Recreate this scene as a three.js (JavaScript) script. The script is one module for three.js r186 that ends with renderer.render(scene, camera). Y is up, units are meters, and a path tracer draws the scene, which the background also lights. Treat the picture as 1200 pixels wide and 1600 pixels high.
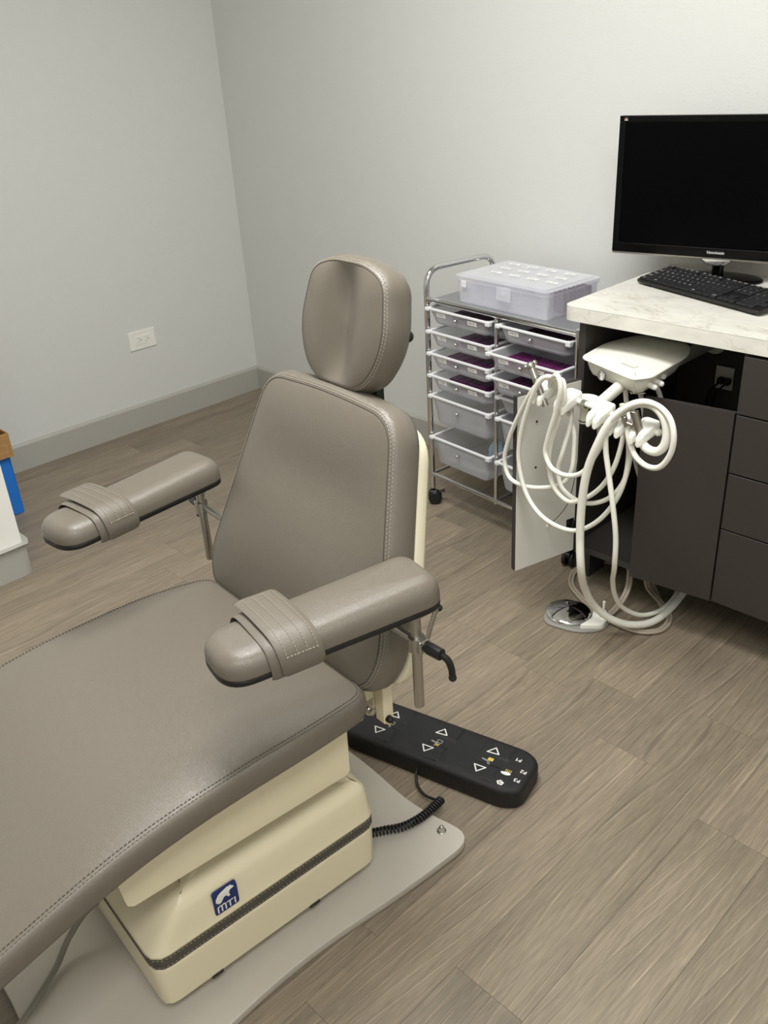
import * as THREE from 'three';
import { RoundedBoxGeometry } from 'three/addons/geometries/RoundedBoxGeometry.js';
import { mergeGeometries } from 'three/addons/utils/BufferGeometryUtils.js';
import { RectAreaLightUniformsLib } from 'three/addons/lights/RectAreaLightUniformsLib.js';

// ------------------------------------------------------------------ camera, lights, exposure
// Lengths below are read off the picture in a survey unit; U metres make one survey unit.
const U = 1.17;
const scene = new THREE.Scene();
scene.background = new THREE.Color(0x000000);
const camera = new THREE.PerspectiveCamera(59.97, 1200 / 1600, 0.05, 30);
camera.rotation.order = 'YXZ';
camera.position.set(3.052 * U, 1.288 * U, 2.162 * U);
camera.rotation.set(-0.4827, 0.81816, -0.06265);
scene.add(camera);

const renderer = new THREE.WebGLRenderer({ antialias: true });
renderer.toneMapping = THREE.LinearToneMapping;
renderer.toneMappingExposure = 1.05;
renderer.shadowMap.enabled = true;
RectAreaLightUniformsLib.init();

// flat ceiling panels: [x, z] centre, size along x, size along z, radiance (survey units)
const CEIL = 2.3;
const PANELS = [
  { x: 1.98, z: 1.32, w: 1.03, d: 0.515, L: 25, label: 'white flat ceiling light panel above the dental chair and counter' },
  { x: 3.3, z: 2.3, w: 0.515, d: 1.03, L: 14, label: 'white flat ceiling light panel behind the camera, near the right wall' },
];
const LIGHT_COLOR = new THREE.Color().setRGB(1.0, 0.995, 0.975);
for (const p of PANELS) {
  const l = new THREE.RectAreaLight(LIGHT_COLOR, p.L, p.w * U, p.d * U);
  l.position.set(p.x * U, (CEIL - 0.022) * U, p.z * U);
  l.rotation.set(-Math.PI / 2, 0, 0);
  scene.add(l);
}

// ------------------------------------------------------------------ helpers
let seed = 12345;
const rnd = () => { seed = (seed * 1664525 + 1013904223) >>> 0; return seed / 4294967296; };
const V = (x, y, z) => new THREE.Vector3(x, y, z);
const taken = {};
function numbered(name) {
  if (!(name in taken)) { taken[name] = 0; return name; }
  taken[name]++; return name + '_' + String(taken[name]).padStart(3, '0');
}
function thing(name, label, category, pos = [0, 0, 0], turn = 0, group) {
  const o = new THREE.Group(); o.name = numbered(name); scene.add(o);
  o.position.set(pos[0] * U, pos[1] * U, pos[2] * U); o.rotation.y = turn; o.scale.setScalar(U);
  o.userData = { label, category }; if (group) o.userData.group = group;
  return o;
}
function struct(name, pos = [0, 0, 0]) {
  const o = new THREE.Group(); o.name = name; scene.add(o);
  o.position.set(pos[0] * U, pos[1] * U, pos[2] * U); o.scale.setScalar(U);
  o.userData = { kind: 'structure' }; return o;
}
function part(name, geos, material, parent, label) {
  const list = Array.isArray(geos) ? geos : [geos];
  const g = list.length > 1 ? merge(list) : list[0];
  const m = new THREE.Mesh(g, material); m.name = name; m.castShadow = m.receiveShadow = true;
  parent.add(m); if (label) m.userData.label = label;
  return m;
}
function merge(list) {
  return mergeGeometries(list.map(g => {
    const n = g.index ? g.toNonIndexed() : g.clone();
    for (const k of Object.keys(n.attributes)) if (!['position', 'normal', 'uv'].includes(k)) n.deleteAttribute(k);
    return n;
  }));
}
const box = (w, h, d, x = 0, y = 0, z = 0, r = 0) => {
  const g = r > 0 ? new RoundedBoxGeometry(w, h, d, 3, Math.min(r, w / 2.01, h / 2.01, d / 2.01)) : new THREE.BoxGeometry(w, h, d);
  g.translate(x, y, z); return g;
};
const span = (x0, x1, y0, y1, z0, z1, r = 0) => box(x1 - x0, y1 - y0, z1 - z0, (x0 + x1) / 2, (y0 + y1) / 2, (z0 + z1) / 2, r);
// box with uv in survey units on every face
function uvBox(g) {
  const n = g.index ? g.toNonIndexed() : g, p = n.attributes.position, q = n.attributes.normal, uv = n.attributes.uv;
  for (let i = 0; i < p.count; i++) {
    const ax = Math.abs(q.getX(i)), ay = Math.abs(q.getY(i)), az = Math.abs(q.getZ(i));
    if (ay >= ax && ay >= az) uv.setXY(i, p.getX(i), p.getZ(i));
    else if (ax >= az) uv.setXY(i, p.getZ(i), p.getY(i)); else uv.setXY(i, p.getX(i), p.getY(i));
  }
  return n;
}
// cylinder between two points (radius may taper)
function rod(a, b, r0, r1 = r0, n = 16) {
  const A = V(...a), B = V(...b), d = B.clone().sub(A), L = d.length();
  const g = new THREE.CylinderGeometry(r1, r0, L, n, 1);
  g.translate(0, L / 2, 0);
  g.applyQuaternion(new THREE.Quaternion().setFromUnitVectors(V(0, 1, 0), d.normalize()));
  g.translate(A.x, A.y, A.z); return g;
}
function ball(x, y, z, r, sy = 1) { const g = new THREE.SphereGeometry(r, 18, 12); g.scale(1, sy, 1); g.translate(x, y, z); return g; }
function tube(pts, r, seg = 80, rad = 10, tension = 0.5) {
  const c = new THREE.CatmullRomCurve3(pts.map(p => V(...p)), false, 'centripetal', tension);
  const g = new THREE.TubeGeometry(c, seg, r, rad, false);
  const caps = [0, 1].map(t => ball(...c.getPoint(t).toArray(), r * 0.999));
  return merge([g, ...caps]);
}
// a polyline with rounded bends
function bent(pts, rad, n = 6) {
  const out = [pts[0]];
  for (let i = 1; i < pts.length - 1; i++) {
    const p = V(...pts[i]), a = V(...pts[i - 1]), b = V(...pts[i + 1]);
    const r = Math.min(rad, a.distanceTo(p) * 0.49, b.distanceTo(p) * 0.49);
    const s = p.clone().add(a.clone().sub(p).setLength(r)), e = p.clone().add(b.clone().sub(p).setLength(r));
    for (let k = 0; k <= n; k++) {
      const t = k / n;
      out.push(s.clone().multiplyScalar((1 - t) * (1 - t)).add(p.clone().multiplyScalar(2 * t * (1 - t))).add(e.clone().multiplyScalar(t * t)).toArray());
    }
  }
  out.push(pts[pts.length - 1]); return out;
}
function polyTube(pts, r, rad = 12) {
  const path = new THREE.CurvePath();
  for (let i = 0; i < pts.length - 1; i++) path.add(new THREE.LineCurve3(V(...pts[i]), V(...pts[i + 1])));
  const gs = new THREE.TubeGeometry(path, pts.length * 5, r, rad, false);
  return merge([gs, ball(...pts[0], r * 0.999), ball(...pts[pts.length - 1], r * 0.999)]);
}
const lathe = (prof, n = 32) => new THREE.LatheGeometry(prof.map(p => new THREE.Vector2(p[0], p[1])), n);
// closed outline of a polygon with rounded corners: [[u, v, radius], ...] counter-clockwise, resampled to N points
function rounded(poly, N = 96) {
  const pts = [];
  for (let i = 0; i < poly.length; i++) {
    const p = poly[i], a = poly[(i + poly.length - 1) % poly.length], b = poly[(i + 1) % poly.length];
    const la = Math.hypot(a[0] - p[0], a[1] - p[1]), lb = Math.hypot(b[0] - p[0], b[1] - p[1]);
    const r = Math.min(p[2] || 1e-4, la * 0.5, lb * 0.5);
    const s = [p[0] + (a[0] - p[0]) / la * r, p[1] + (a[1] - p[1]) / la * r], e = [p[0] + (b[0] - p[0]) / lb * r, p[1] + (b[1] - p[1]) / lb * r];
    for (let k = 0; k <= 10; k++) { const t = k / 10, m = 1 - t; pts.push([m * m * s[0] + 2 * t * m * p[0] + t * t * e[0], m * m * s[1] + 2 * t * m * p[1] + t * t * e[1]]); }
  }
  const L = [0]; for (let i = 0; i < pts.length; i++) { const q = pts[(i + 1) % pts.length]; L.push(L[i] + Math.hypot(q[0] - pts[i][0], q[1] - pts[i][1])); }
  const T = L[pts.length], out = []; let j = 0;
  for (let k = 0; k < N; k++) {
    const d = T * k / N; while (L[j + 1] < d) j++;
    const t = (d - L[j]) / Math.max(1e-9, L[j + 1] - L[j]), q = pts[(j + 1) % pts.length];
    out.push([pts[j][0] + (q[0] - pts[j][0]) * t, pts[j][1] + (q[1] - pts[j][1]) * t]);
  }
  return out;
}
function inset(out, a) {
  const n = out.length;
  return out.map((p, i) => {
    const q = out[(i + 1) % n], r = out[(i + n - 1) % n]; let dx = q[0] - r[0], dy = q[1] - r[1]; const l = Math.hypot(dx, dy);
    return [p[0] - dy / l * a, p[1] + dx / l * a];
  });
}
// an upholstered or moulded body: outline rings with a rounded edge, a domed top and a flat bottom
// edge: [[inset, height], ...] from the bottom up; dome(u, v, s) adds height inside (s = 1 at the rim, 0 in the middle); map(u, v, h) -> [x, y, z]
function pad({ out, edge, dome = () => 0, map, rings = 14, bottom = true, centre, lean = 0.75 }) {
  const N = out.length, pos = [], uv = [], idx = [], rows = [];
  const push = (u, v, h) => { pos.push(...map(u, v, h)); uv.push(u + h * lean, v + h * lean); return pos.length / 3 - 1; };
  for (const [a, h] of edge) rows.push(inset(out, a).map(p => push(p[0], p[1], h)));
  const last = edge[edge.length - 1], rim = inset(out, last[0]);
  const c = centre || (() => { let x = 0, y = 0; for (const p of rim) { x += p[0]; y += p[1]; } return [x / N, y / N]; })();
  for (let k = 1; k < rings; k++) {
    const s = 1 - k / rings;
    rows.push(rim.map(p => { const u = c[0] + (p[0] - c[0]) * s, v = c[1] + (p[1] - c[1]) * s; return push(u, v, last[1] + dome(u, v, s)); }));
  }
  for (let r = 0; r < rows.length - 1; r++) for (let i = 0; i < N; i++) {
    const j = (i + 1) % N, a = rows[r][i], b = rows[r][j], d = rows[r + 1][i], e = rows[r + 1][j];
    idx.push(a, b, e, a, e, d);
  }
  const top = push(c[0], c[1], last[1] + dome(c[0], c[1], 0)), R = rows[rows.length - 1];
  for (let i = 0; i < N; i++) idx.push(R[i], R[(i + 1) % N], top);
  if (bottom) {
    const ring = inset(out, edge[0][0]).map(p => push(p[0], p[1], edge[0][1]));
    const low = push(c[0], c[1], edge[0][1]);
    for (let i = 0; i < N; i++) idx.push(ring[(i + 1) % N], ring[i], low);
  }
  const g = new THREE.BufferGeometry();
  g.setAttribute('position', new THREE.Float32BufferAttribute(pos, 3)); g.setAttribute('uv', new THREE.Float32BufferAttribute(uv, 2));
  g.setIndex(idx); g.computeVertexNormals();
  // keep the surface facing outwards whatever handedness the map has
  g.computeBoundingBox(); const P = g.attributes.position, ctr = g.boundingBox.getCenter(V(0, 0, 0)); let vol = 0;
  for (let i = 0; i < idx.length; i += 3) {
    const A = V().fromBufferAttribute(P, idx[i]).sub(ctr), B = V().fromBufferAttribute(P, idx[i + 1]).sub(ctr), C = V().fromBufferAttribute(P, idx[i + 2]).sub(ctr);
    vol += A.dot(B.cross(C));
  }
  if (vol < 0) { for (let i = 0; i < idx.length; i += 3) { const t = idx[i]; idx[i] = idx[i + 1]; idx[i + 1] = t; } g.setIndex(idx); g.computeVertexNormals(); }
  return g;
}
// stitches: short threads laid end to end along a line of points
function stitches(pts, len = 0.0038, gap = 0.0024, r = 0.0007, closed = true) {
  const gs = [], P = pts.map(p => V(...p)); if (closed) P.push(P[0].clone());
  let carry = 0;
  for (let i = 0; i < P.length - 1; i++) {
    const a = P[i], b = P[i + 1], L = a.distanceTo(b); let d = carry;
    while (d < L) {
      const p = a.clone().lerp(b, d / L), dir = b.clone().sub(a).normalize();
      const g = new THREE.CylinderGeometry(r, r, len, 5, 1);
      g.applyQuaternion(new THREE.Quaternion().setFromUnitVectors(V(0, 1, 0), dir)); g.translate(p.x, p.y, p.z); gs.push(g);
      d += len + gap;
    }
    carry = d - L;
  }
  return merge(gs);
}
// plate: extruded outline lying in the x-z plane between two heights
function slab(out, y0, y1, bevel = 0) {
  return pad({ out, edge: bevel ? [[bevel, y0], [0, y0 + bevel], [0, y1 - bevel], [bevel, y1]] : [[0, y0], [0, y1], [0.0002, y1]], map: (u, v, h) => [u, h, v], rings: 2 });
}
const place = (g, pos, rot = [0, 0, 0]) => { g.applyMatrix4(new THREE.Matrix4().compose(V(...pos), new THREE.Quaternion().setFromEuler(new THREE.Euler(...rot)), V(1, 1, 1))); return g; };

// ------------------------------------------------------------------ textures
function hash(x, y) { let h = (x * 374761393 + y * 668265263) | 0; h = Math.imul(h ^ (h >>> 13), 1274126177); return ((h ^ (h >>> 16)) >>> 0) / 4294967296; }
function noise(x, y) {
  const xi = Math.floor(x), yi = Math.floor(y), fx = x - xi, fy = y - yi, u = fx * fx * (3 - 2 * fx), v = fy * fy * (3 - 2 * fy);
  const a = hash(xi, yi), b = hash(xi + 1, yi), c = hash(xi, yi + 1), d = hash(xi + 1, yi + 1);
  return a + (b - a) * u + (c - a) * v + (a - b - c + d) * u * v;
}
const fbm = (x, y, o = 4) => { let s = 0, a = 0.5, t = 0; for (let i = 0; i < o; i++) { s += a * noise(x, y); t += a; x = x * 2 + 17.3; y = y * 2 + 9.1; a *= 0.5; } return s / t; };
function dataTex(w, h, fn, srgb) {
  const d = new Uint8Array(w * h * 4);
  for (let y = 0; y < h; y++) for (let x = 0; x < w; x++) {
    const c = fn(x, y), i = (y * w + x) * 4; d[i] = Math.max(0, Math.min(255, c[0])); d[i + 1] = Math.max(0, Math.min(255, c[1])); d[i + 2] = Math.max(0, Math.min(255, c[2])); d[i + 3] = 255;
  }
  const t = new THREE.DataTexture(d, w, h); t.wrapS = t.wrapT = THREE.RepeatWrapping; t.magFilter = THREE.LinearFilter; t.minFilter = THREE.LinearMipmapLinearFilter; t.generateMipmaps = true;
  if (srgb) t.colorSpace = THREE.SRGBColorSpace; t.needsUpdate = true; return t;
}
function canvasTex(w, h, draw) {
  const c = document.createElement('canvas'); c.width = w; c.height = h; draw(c.getContext('2d'), w, h);
  const t = new THREE.CanvasTexture(c); t.colorSpace = THREE.SRGBColorSpace; t.anisotropy = 8; return t;
}
const rep = (t, x, y) => { const c = t.clone(); c.repeat.set(x, y); c.needsUpdate = true; return c; };

// wood-look vinyl: four strips of grain side by side, running along v
const woodTex = dataTex(1024, 2048, (x, y) => {
  const s = x >> 8, a = (x & 255) / 256, l = y / 2048, o = s * 31.7;
  const wx = a + 0.16 * (fbm(a * 1.4 + o, l * 3.0 + o, 3) - 0.5);
  const f = 5.8 * fbm(wx * 1.1 + o * 1.3, l * 1.0 + o, 2) + a * 4.2;
  const k = f - Math.floor(f);
  const vein = Math.pow(Math.max(0, 1 - Math.abs(k - 0.5) * 14), 1.2) * Math.pow(noise(wx * 3 + o, l * 7 + o * 2), 1.2);
  const dark = Math.pow(Math.max(0, 1 - Math.abs(k - 0.62) * 8), 1.2) * noise(wx * 2 + 5 + o, l * 5 + o);
  const f2 = f * 4.3, k2 = f2 - Math.floor(f2);
  const fineVein = Math.pow(Math.max(0, 1 - Math.abs(k2 - 0.5) * 5), 1.5) * noise(a * 6 + o, l * 9 + o);
  const fibre = noise(a * 120 + o, l * 46 + o) - 0.5, fibre2 = noise(a * 44 + o, l * 14 + o) - 0.5, broad = fbm(a * 3 + o, l * 2.2 + o, 3) - 0.5;
  const v = 1 + 0.12 * fibre + 0.12 * fibre2 + 0.20 * broad + 0.30 * vein - 0.16 * dark + 0.09 * fineVein;
  return [130 * v, 119 * v, 102 * v];
}, true);
const woodBump = dataTex(512, 1024, (x, y) => { const v = 128 + 90 * (noise(x / 2.2, y / 22) - 0.5) + 60 * (noise(x / 6, y / 60) - 0.5); return [v, v, v]; });
const leatherBump = dataTex(512, 512, (x, y) => {
  let m1 = 9, m2 = 9; const gx = x / 512 * 40, gy = y / 512 * 40;
  for (let j = -1; j <= 1; j++) for (let i = -1; i <= 1; i++) {
    const cx = Math.floor(gx) + i, cy = Math.floor(gy) + j, wx = ((cx % 40) + 40) % 40, wy = ((cy % 40) + 40) % 40;
    const d = Math.hypot(cx + hash(wx, wy) - gx, cy + hash(wx + 91, wy + 7) - gy); if (d < m1) { m2 = m1; m1 = d; } else if (d < m2) m2 = d;
  }
  const v = 255 * Math.min(1, (m2 - m1) * 1.8); return [v, v, v];
});
const paintBump = dataTex(256, 256, (x, y) => { const v = 255 * noise(x / 3, y / 3); return [v, v, v]; });
const laminateTex = dataTex(1024, 1024, (x, y) => {
  const a = x / 1024, b = y / 1024, w = fbm(a * 9, b * 9, 4) - 0.5, m = fbm(a * 7 + w * 2.2, b * 13 + w * 2.6 + 3, 4);
  const vein = Math.pow(Math.max(0, 1 - Math.abs(m - 0.5) * 22), 1.5) * fbm(a * 5 + 8, b * 5 + 4, 2), t = fbm(a * 16 + w * 3, b * 30, 3) - 0.5;
  const v = 1 + 0.10 * t; return [232 * v - 34 * vein, 229 * v - 38 * vein, 219 * v - 44 * vein];
}, true);
const perforated = dataTex(64, 64, (x, y) => { const u = (x % 32) / 32 - 0.5, v = (y % 32) / 32 - 0.5; const hole = Math.hypot(u, v) < 0.3; return hole ? [52, 52, 54] : [172, 174, 177]; }, true);
const cardTex = dataTex(256, 256, (x, y) => { const v = 1 + 0.14 * (noise(x / 30, y / 2.5) - 0.5) + 0.1 * (noise(x / 7, y / 7) - 0.5); return [176 * v, 136 * v, 86 * v]; }, true);

// ------------------------------------------------------------------ materials
const std = (color, roughness = 0.5, metalness = 0, extra = {}) => new THREE.MeshStandardMaterial({ color, roughness, metalness, ...extra });
const phys = (color, roughness, extra) => new THREE.MeshPhysicalMaterial({ color, roughness, ...extra });
const M = {
  wall: std(0xd6d7d3, 0.75, 0, { bumpMap: rep(paintBump, 9, 9), bumpScale: 0.0004 }),
  wallWhite: std(0xefeee8, 0.75),
  ceiling: std(0xe4e4e0, 0.9),
  base: std(0xaeaca5, 0.42),
  subfloor: std(0x3a352e, 0.9),
  leather: std(0x6e675c, 0.33, 0, { bumpMap: rep(leatherBump, 20, 20), bumpScale: 0.00014 }),
  leatherDark: std(0x4d483f, 0.5, 0, { bumpMap: rep(leatherBump, 14, 14), bumpScale: 0.0004 }),
  thread: std(0xa39b8c, 0.6),
  threadDark: std(0x4a443b, 0.7),
  cream: std(0xe3d9bb, 0.36),
  creamEdge: std(0xe9e1c6, 0.4),
  plate: std(0xc6c0b5, 0.42, 0.15),
  blackPlastic: std(0x121213, 0.42),
  rubber: std(0x141416, 0.52, 0, { bumpMap: rep(paintBump, 6, 6), bumpScale: 0.0004 }),
  steel: std(0xb5b2ab, 0.36, 1.0),
  chrome: std(0xdcdcdc, 0.08, 1.0),
  chromeSoft: std(0xc9c7c2, 0.2, 1.0),
  zinc: std(0xb4b0a8, 0.35, 1.0),
  cabinet: std(0x35302d, 0.48),
  cabinetInner: std(0x35302d, 0.48),
  liner: std(0xe2e1d8, 0.5),
  laminate: std(0xf0f0f0, 0.35, 0, { map: rep(laminateTex, 1.6, 1.6) }),
  seam: std(0x5d4f40, 0.7),
  white: std(0xefeee6, 0.35),
  whiteWarm: std(0xecebe0, 0.32),
  hose: std(0xebe9de, 0.36),
  hoseTan: std(0xa89c8b, 0.45),
  hoseGrey: std(0x8b867c, 0.45),
  glossBlack: phys(0x050506, 0.15, { specularIntensity: 0.35 }),
  screen: phys(0x030304, 0.35, { specularIntensity: 0.12 }),
  key: std(0x1b1b1d, 0.5),
  plastic: phys(0xdcdee2, 0.5, { transmission: 0.62, thickness: 0 }),
  plasticClear: phys(0xfdfdff, 0.22, { transmission: 0.8, thickness: 0 }),
  rim: std(0xe4e5e6, 0.4),
  purple: std(0x5c1a52, 0.42),
  purpleLight: std(0x8a2b7a, 0.38),
  sticker: std(0xefeeea, 0.6),
  blue: std(0x1f78d6, 0.5),
  cardboard: std(0xffffff, 0.85, 0, { map: rep(cardTex, 3, 3) }),
  cardInside: std(0x6d5636, 0.9),
  outlet: std(0xeeede6, 0.35),
  slot: std(0x2b2926, 0.7),
  paleBlue: std(0xa9c6d2, 0.7),
  mesh: std(0xffffff, 0.4, 0.5, { map: perforated }),
  diffuser: new THREE.MeshStandardMaterial({ color: 0xffffff, roughness: 0.6, emissive: LIGHT_COLOR, emissiveIntensity: 1.0 }),
};

// ------------------------------------------------------------------ room
const RX = 3.9, RZ = 3.7;
{
  const f = struct('floor');
  part('subfloor', span(-0.1, RX + 0.1, -0.06, -0.0045, -0.1, RZ + 0.1), M.subfloor, f);
  // planks run along z; the end joints are read from the picture, column by column
  const PW = 0.13, PL = 0.792, joint = { 0: 0.97, 1: 0.172 + 0.792, '-1': 0.703, '-2': 0.904, '-4': 0.817, '-6': 0.78, '-8': 0.514, '-12': 1.126 };
  const tones = [0, 1, 2, 3, 4, 5].map(i => { const k = 0.9 + 0.04 * i; return std(new THREE.Color().setRGB(k, k * (1 - 0.004 * i), k * (1 - 0.008 * (i % 3))), 0.46, 0, { map: woodTex, bumpMap: rep(woodBump, 2, 1), bumpScale: 0.0003 }); });
  const c0 = Math.ceil((2.57 - 0) / PW), c1 = Math.ceil((RX - 2.57) / PW);
  for (let c = -c0; c < c1; c++) {
    let x0 = 2.57 + c * PW, x1 = x0 + PW; const cx0 = Math.max(0, x0), cx1 = Math.min(RX, x1); if (cx1 - cx0 < 0.01) continue;
    let j = joint[c] !== undefined ? joint[c] : hash(c + 400, 77) * PL; while (j > 0) j -= PL;
    for (let z = j; z < RZ; z += PL) {
      const z0 = Math.max(0, z), z1 = Math.min(RZ, z + PL); if (z1 - z0 < 0.01) continue;
      const g = uvBox(span(cx0 + 0.00025, cx1 - 0.00025, -0.004, 0, z0 + 0.00025, z1 - 0.00025)), uv = g.attributes.uv, p = g.attributes.position;
      const strip = Math.floor(hash(c + 50, Math.round(z * 100) + 7) * 4), flip = hash(c + 9, Math.round(z * 100)) > 0.5, vo = hash(c + 3, Math.round(z * 37)) ;
      for (let i = 0; i < uv.count; i++) {
        const a = (p.getX(i) - x0) / PW, l = (p.getZ(i) - z) / PL;
        uv.setXY(i, (strip + 0.01 + 0.98 * (flip ? 1 - a : a)) / 4, 0.001 + 0.998 * (vo > 0.5 ? 1 - l : l));
      }
      part('plank', g, tones[Math.floor(hash(c + 77, Math.round(z * 91)) * 6)], f);
    }
  }
  part('slab', span(-0.1, RX + 0.1, CEIL, CEIL + 0.08, -0.1, RZ + 0.1), M.ceiling, struct('ceiling'));
  const wl = struct('wall_left'); part('panel', uvBox(span(-0.1, 0, -0.004, CEIL, -0.1, RZ + 0.1)), M.wall, wl);
  const wb = struct('wall_back'); part('panel', uvBox(span(0, RX, -0.004, CEIL, -0.1, 0)), M.wall, wb);
  const wr = struct('wall_right'); part('panel', uvBox(span(RX, RX + 0.1, -0.004, CEIL, -0.1, RZ + 0.1)), M.wall, wr);
  const wf = struct('wall_front'); part('panel', uvBox(span(0, RX, -0.004, CEIL, RZ, RZ + 0.1)), M.wall, wf);
  const wp = struct('wall_partition'); part('panel', uvBox(span(0.60, 0.725, 0.0, CEIL, 1.396, RZ)), M.wallWhite, wp);
  // baseboards: flat face with a chamfered top
  const prof = (len) => {
    const s = new THREE.Shape(); s.moveTo(0, 0); s.lineTo(0.011, 0); s.lineTo(0.011, 0.091); s.lineTo(0.0045, 0.0985); s.lineTo(0, 0.1); s.closePath();
    return new THREE.ExtrudeGeometry(s, { depth: len, bevelEnabled: false });
  };
  part('board', prof(RZ), M.base, struct('baseboard_left'));
  { const g = prof(1.885); g.rotateY(-Math.PI / 2); g.scale(-1, 1, 1); const ix = g.toNonIndexed(); const q = ix.attributes.position; // mirrored: turn the triangles round
    for (let i = 0; i < q.count; i += 3) for (const at of Object.values(ix.attributes)) for (let k = 0; k < at.itemSize; k++) { const t = at.array[i * at.itemSize + k]; at.array[i * at.itemSize + k] = at.array[(i + 1) * at.itemSize + k]; at.array[(i + 1) * at.itemSize + k] = t; }
    ix.computeVertexNormals(); const bb = struct('baseboard_back'); part('board', ix, M.base, bb); const g2 = ix.clone(); g2.scale((RX - 2.803) / 1.885, 1, 1); g2.translate(2.803, 0, 0); part('board', g2, M.base, bb); }
  { const b = struct('baseboard_partition'); const o = rounded([[0.589, RZ, 0], [0.589, 1.385, 0.001], [0.736, 1.385, 0.001], [0.736, RZ, 0]].reverse(), 160);
    part('board', pad({ out: o, edge: [[0, 0.0005], [0, 0.091], [0.0065, 0.0985], [0.011, 0.1]], map: (u, v, h) => [u, h, v], rings: 2 }), M.base, b); }
}
// ceiling light panels
for (const p of PANELS) {
  const t = thing('ceiling_light_panel', p.label, 'ceiling light', [p.x, CEIL, p.z]);
  const w = p.w / 2, d = p.d / 2, e = 0.018;
  part('frame', [span(-w - e, w + e, -0.018, 0, -d - e, -d), span(-w - e, w + e, -0.018, 0, d, d + e), span(-w - e, -w, -0.018, 0, -d, d), span(w, w + e, -0.018, 0, -d, d)], M.white, t);
  part('diffuser', span(-w, w, -0.012, -0.002, -d, d), M.diffuser, t);
}
// wall outlet on the left wall, mounted sideways
function outletPlate(t, dark) {
  part('cover_plate', box(0.114, 0.071, 0.005, 0, 0, 0.0025, 0.0022), M.outlet, t);
  const r = part('receptacle', box(0.066, 0.033, 0.0016, 0, 0, 0.0055, 0.0007), M.outlet, t);
  for (const s of [-1, 1]) part('slots', [box(0.0045, 0.0014, 0.0006, s * 0.0165 - 0.002, 0.007, 0.0062), box(0.0055, 0.0014, 0.0006, s * 0.0165 - 0.002, -0.007, 0.0062), place(new THREE.CylinderGeometry(0.0023, 0.0023, 0.0006, 10), [s * 0.0165 + 0.008, 0, 0.0062], [Math.PI / 2, 0, 0])], M.slot, r);
  for (const s of [-1, 1]) part('screw', place(new THREE.CylinderGeometry(0.0025, 0.0025, 0.001, 12), [s * 0.0475, 0, 0.0053], [Math.PI / 2, 0, 0]), M.white, t);
}
{ const t = thing('wall_outlet', 'white double wall outlet plate mounted sideways on the grey left wall', 'outlet', [0, 0.345, 0.518], Math.PI / 2); outletPlate(t); }

// ------------------------------------------------------------------ boxes behind the partition
{
  const t = thing('storage_bin', 'bright blue bin on the floor behind the white partition', 'bin', [0.205, 0, 1.40]);
  const o = rounded([[-0.133, -0.17, 0.008], [0.133, -0.17, 0.008], [0.133, 0.17, 0.008], [-0.133, 0.17, 0.008]], 80);
  part('body', pad({ out: o, edge: [[0.004, 0], [0, 0.004], [0, 0.196], [-0.003, 0.198], [-0.003, 0.203], [0.004, 0.204]], map: (u, v, h) => [u, h, v], rings: 2 }), M.blue, t);
  const c = thing('cardboard_box', 'open brown cardboard tray standing on the blue bin', 'cardboard box', [0.205, 0.204, 1.40]);
  const a = 0.148, b = 0.176, h = 0.078, w = 0.004;
  part('bottom', uvBox(span(-a, a, 0, w, -b, b)), M.cardboard, c);
  part('side', uvBox(span(a - w, a, w, h, -b, b)), M.cardboard, c); part('side', uvBox(span(-a, -a + w, w, h, -b, b)), M.cardboard, c);
  part('side', uvBox(span(-a + w, a - w, w, h, -b, -b + w)), M.cardboard, c); part('side', uvBox(span(-a + w, a - w, w, h, b - w, b)), M.cardboard, c);
}

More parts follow.
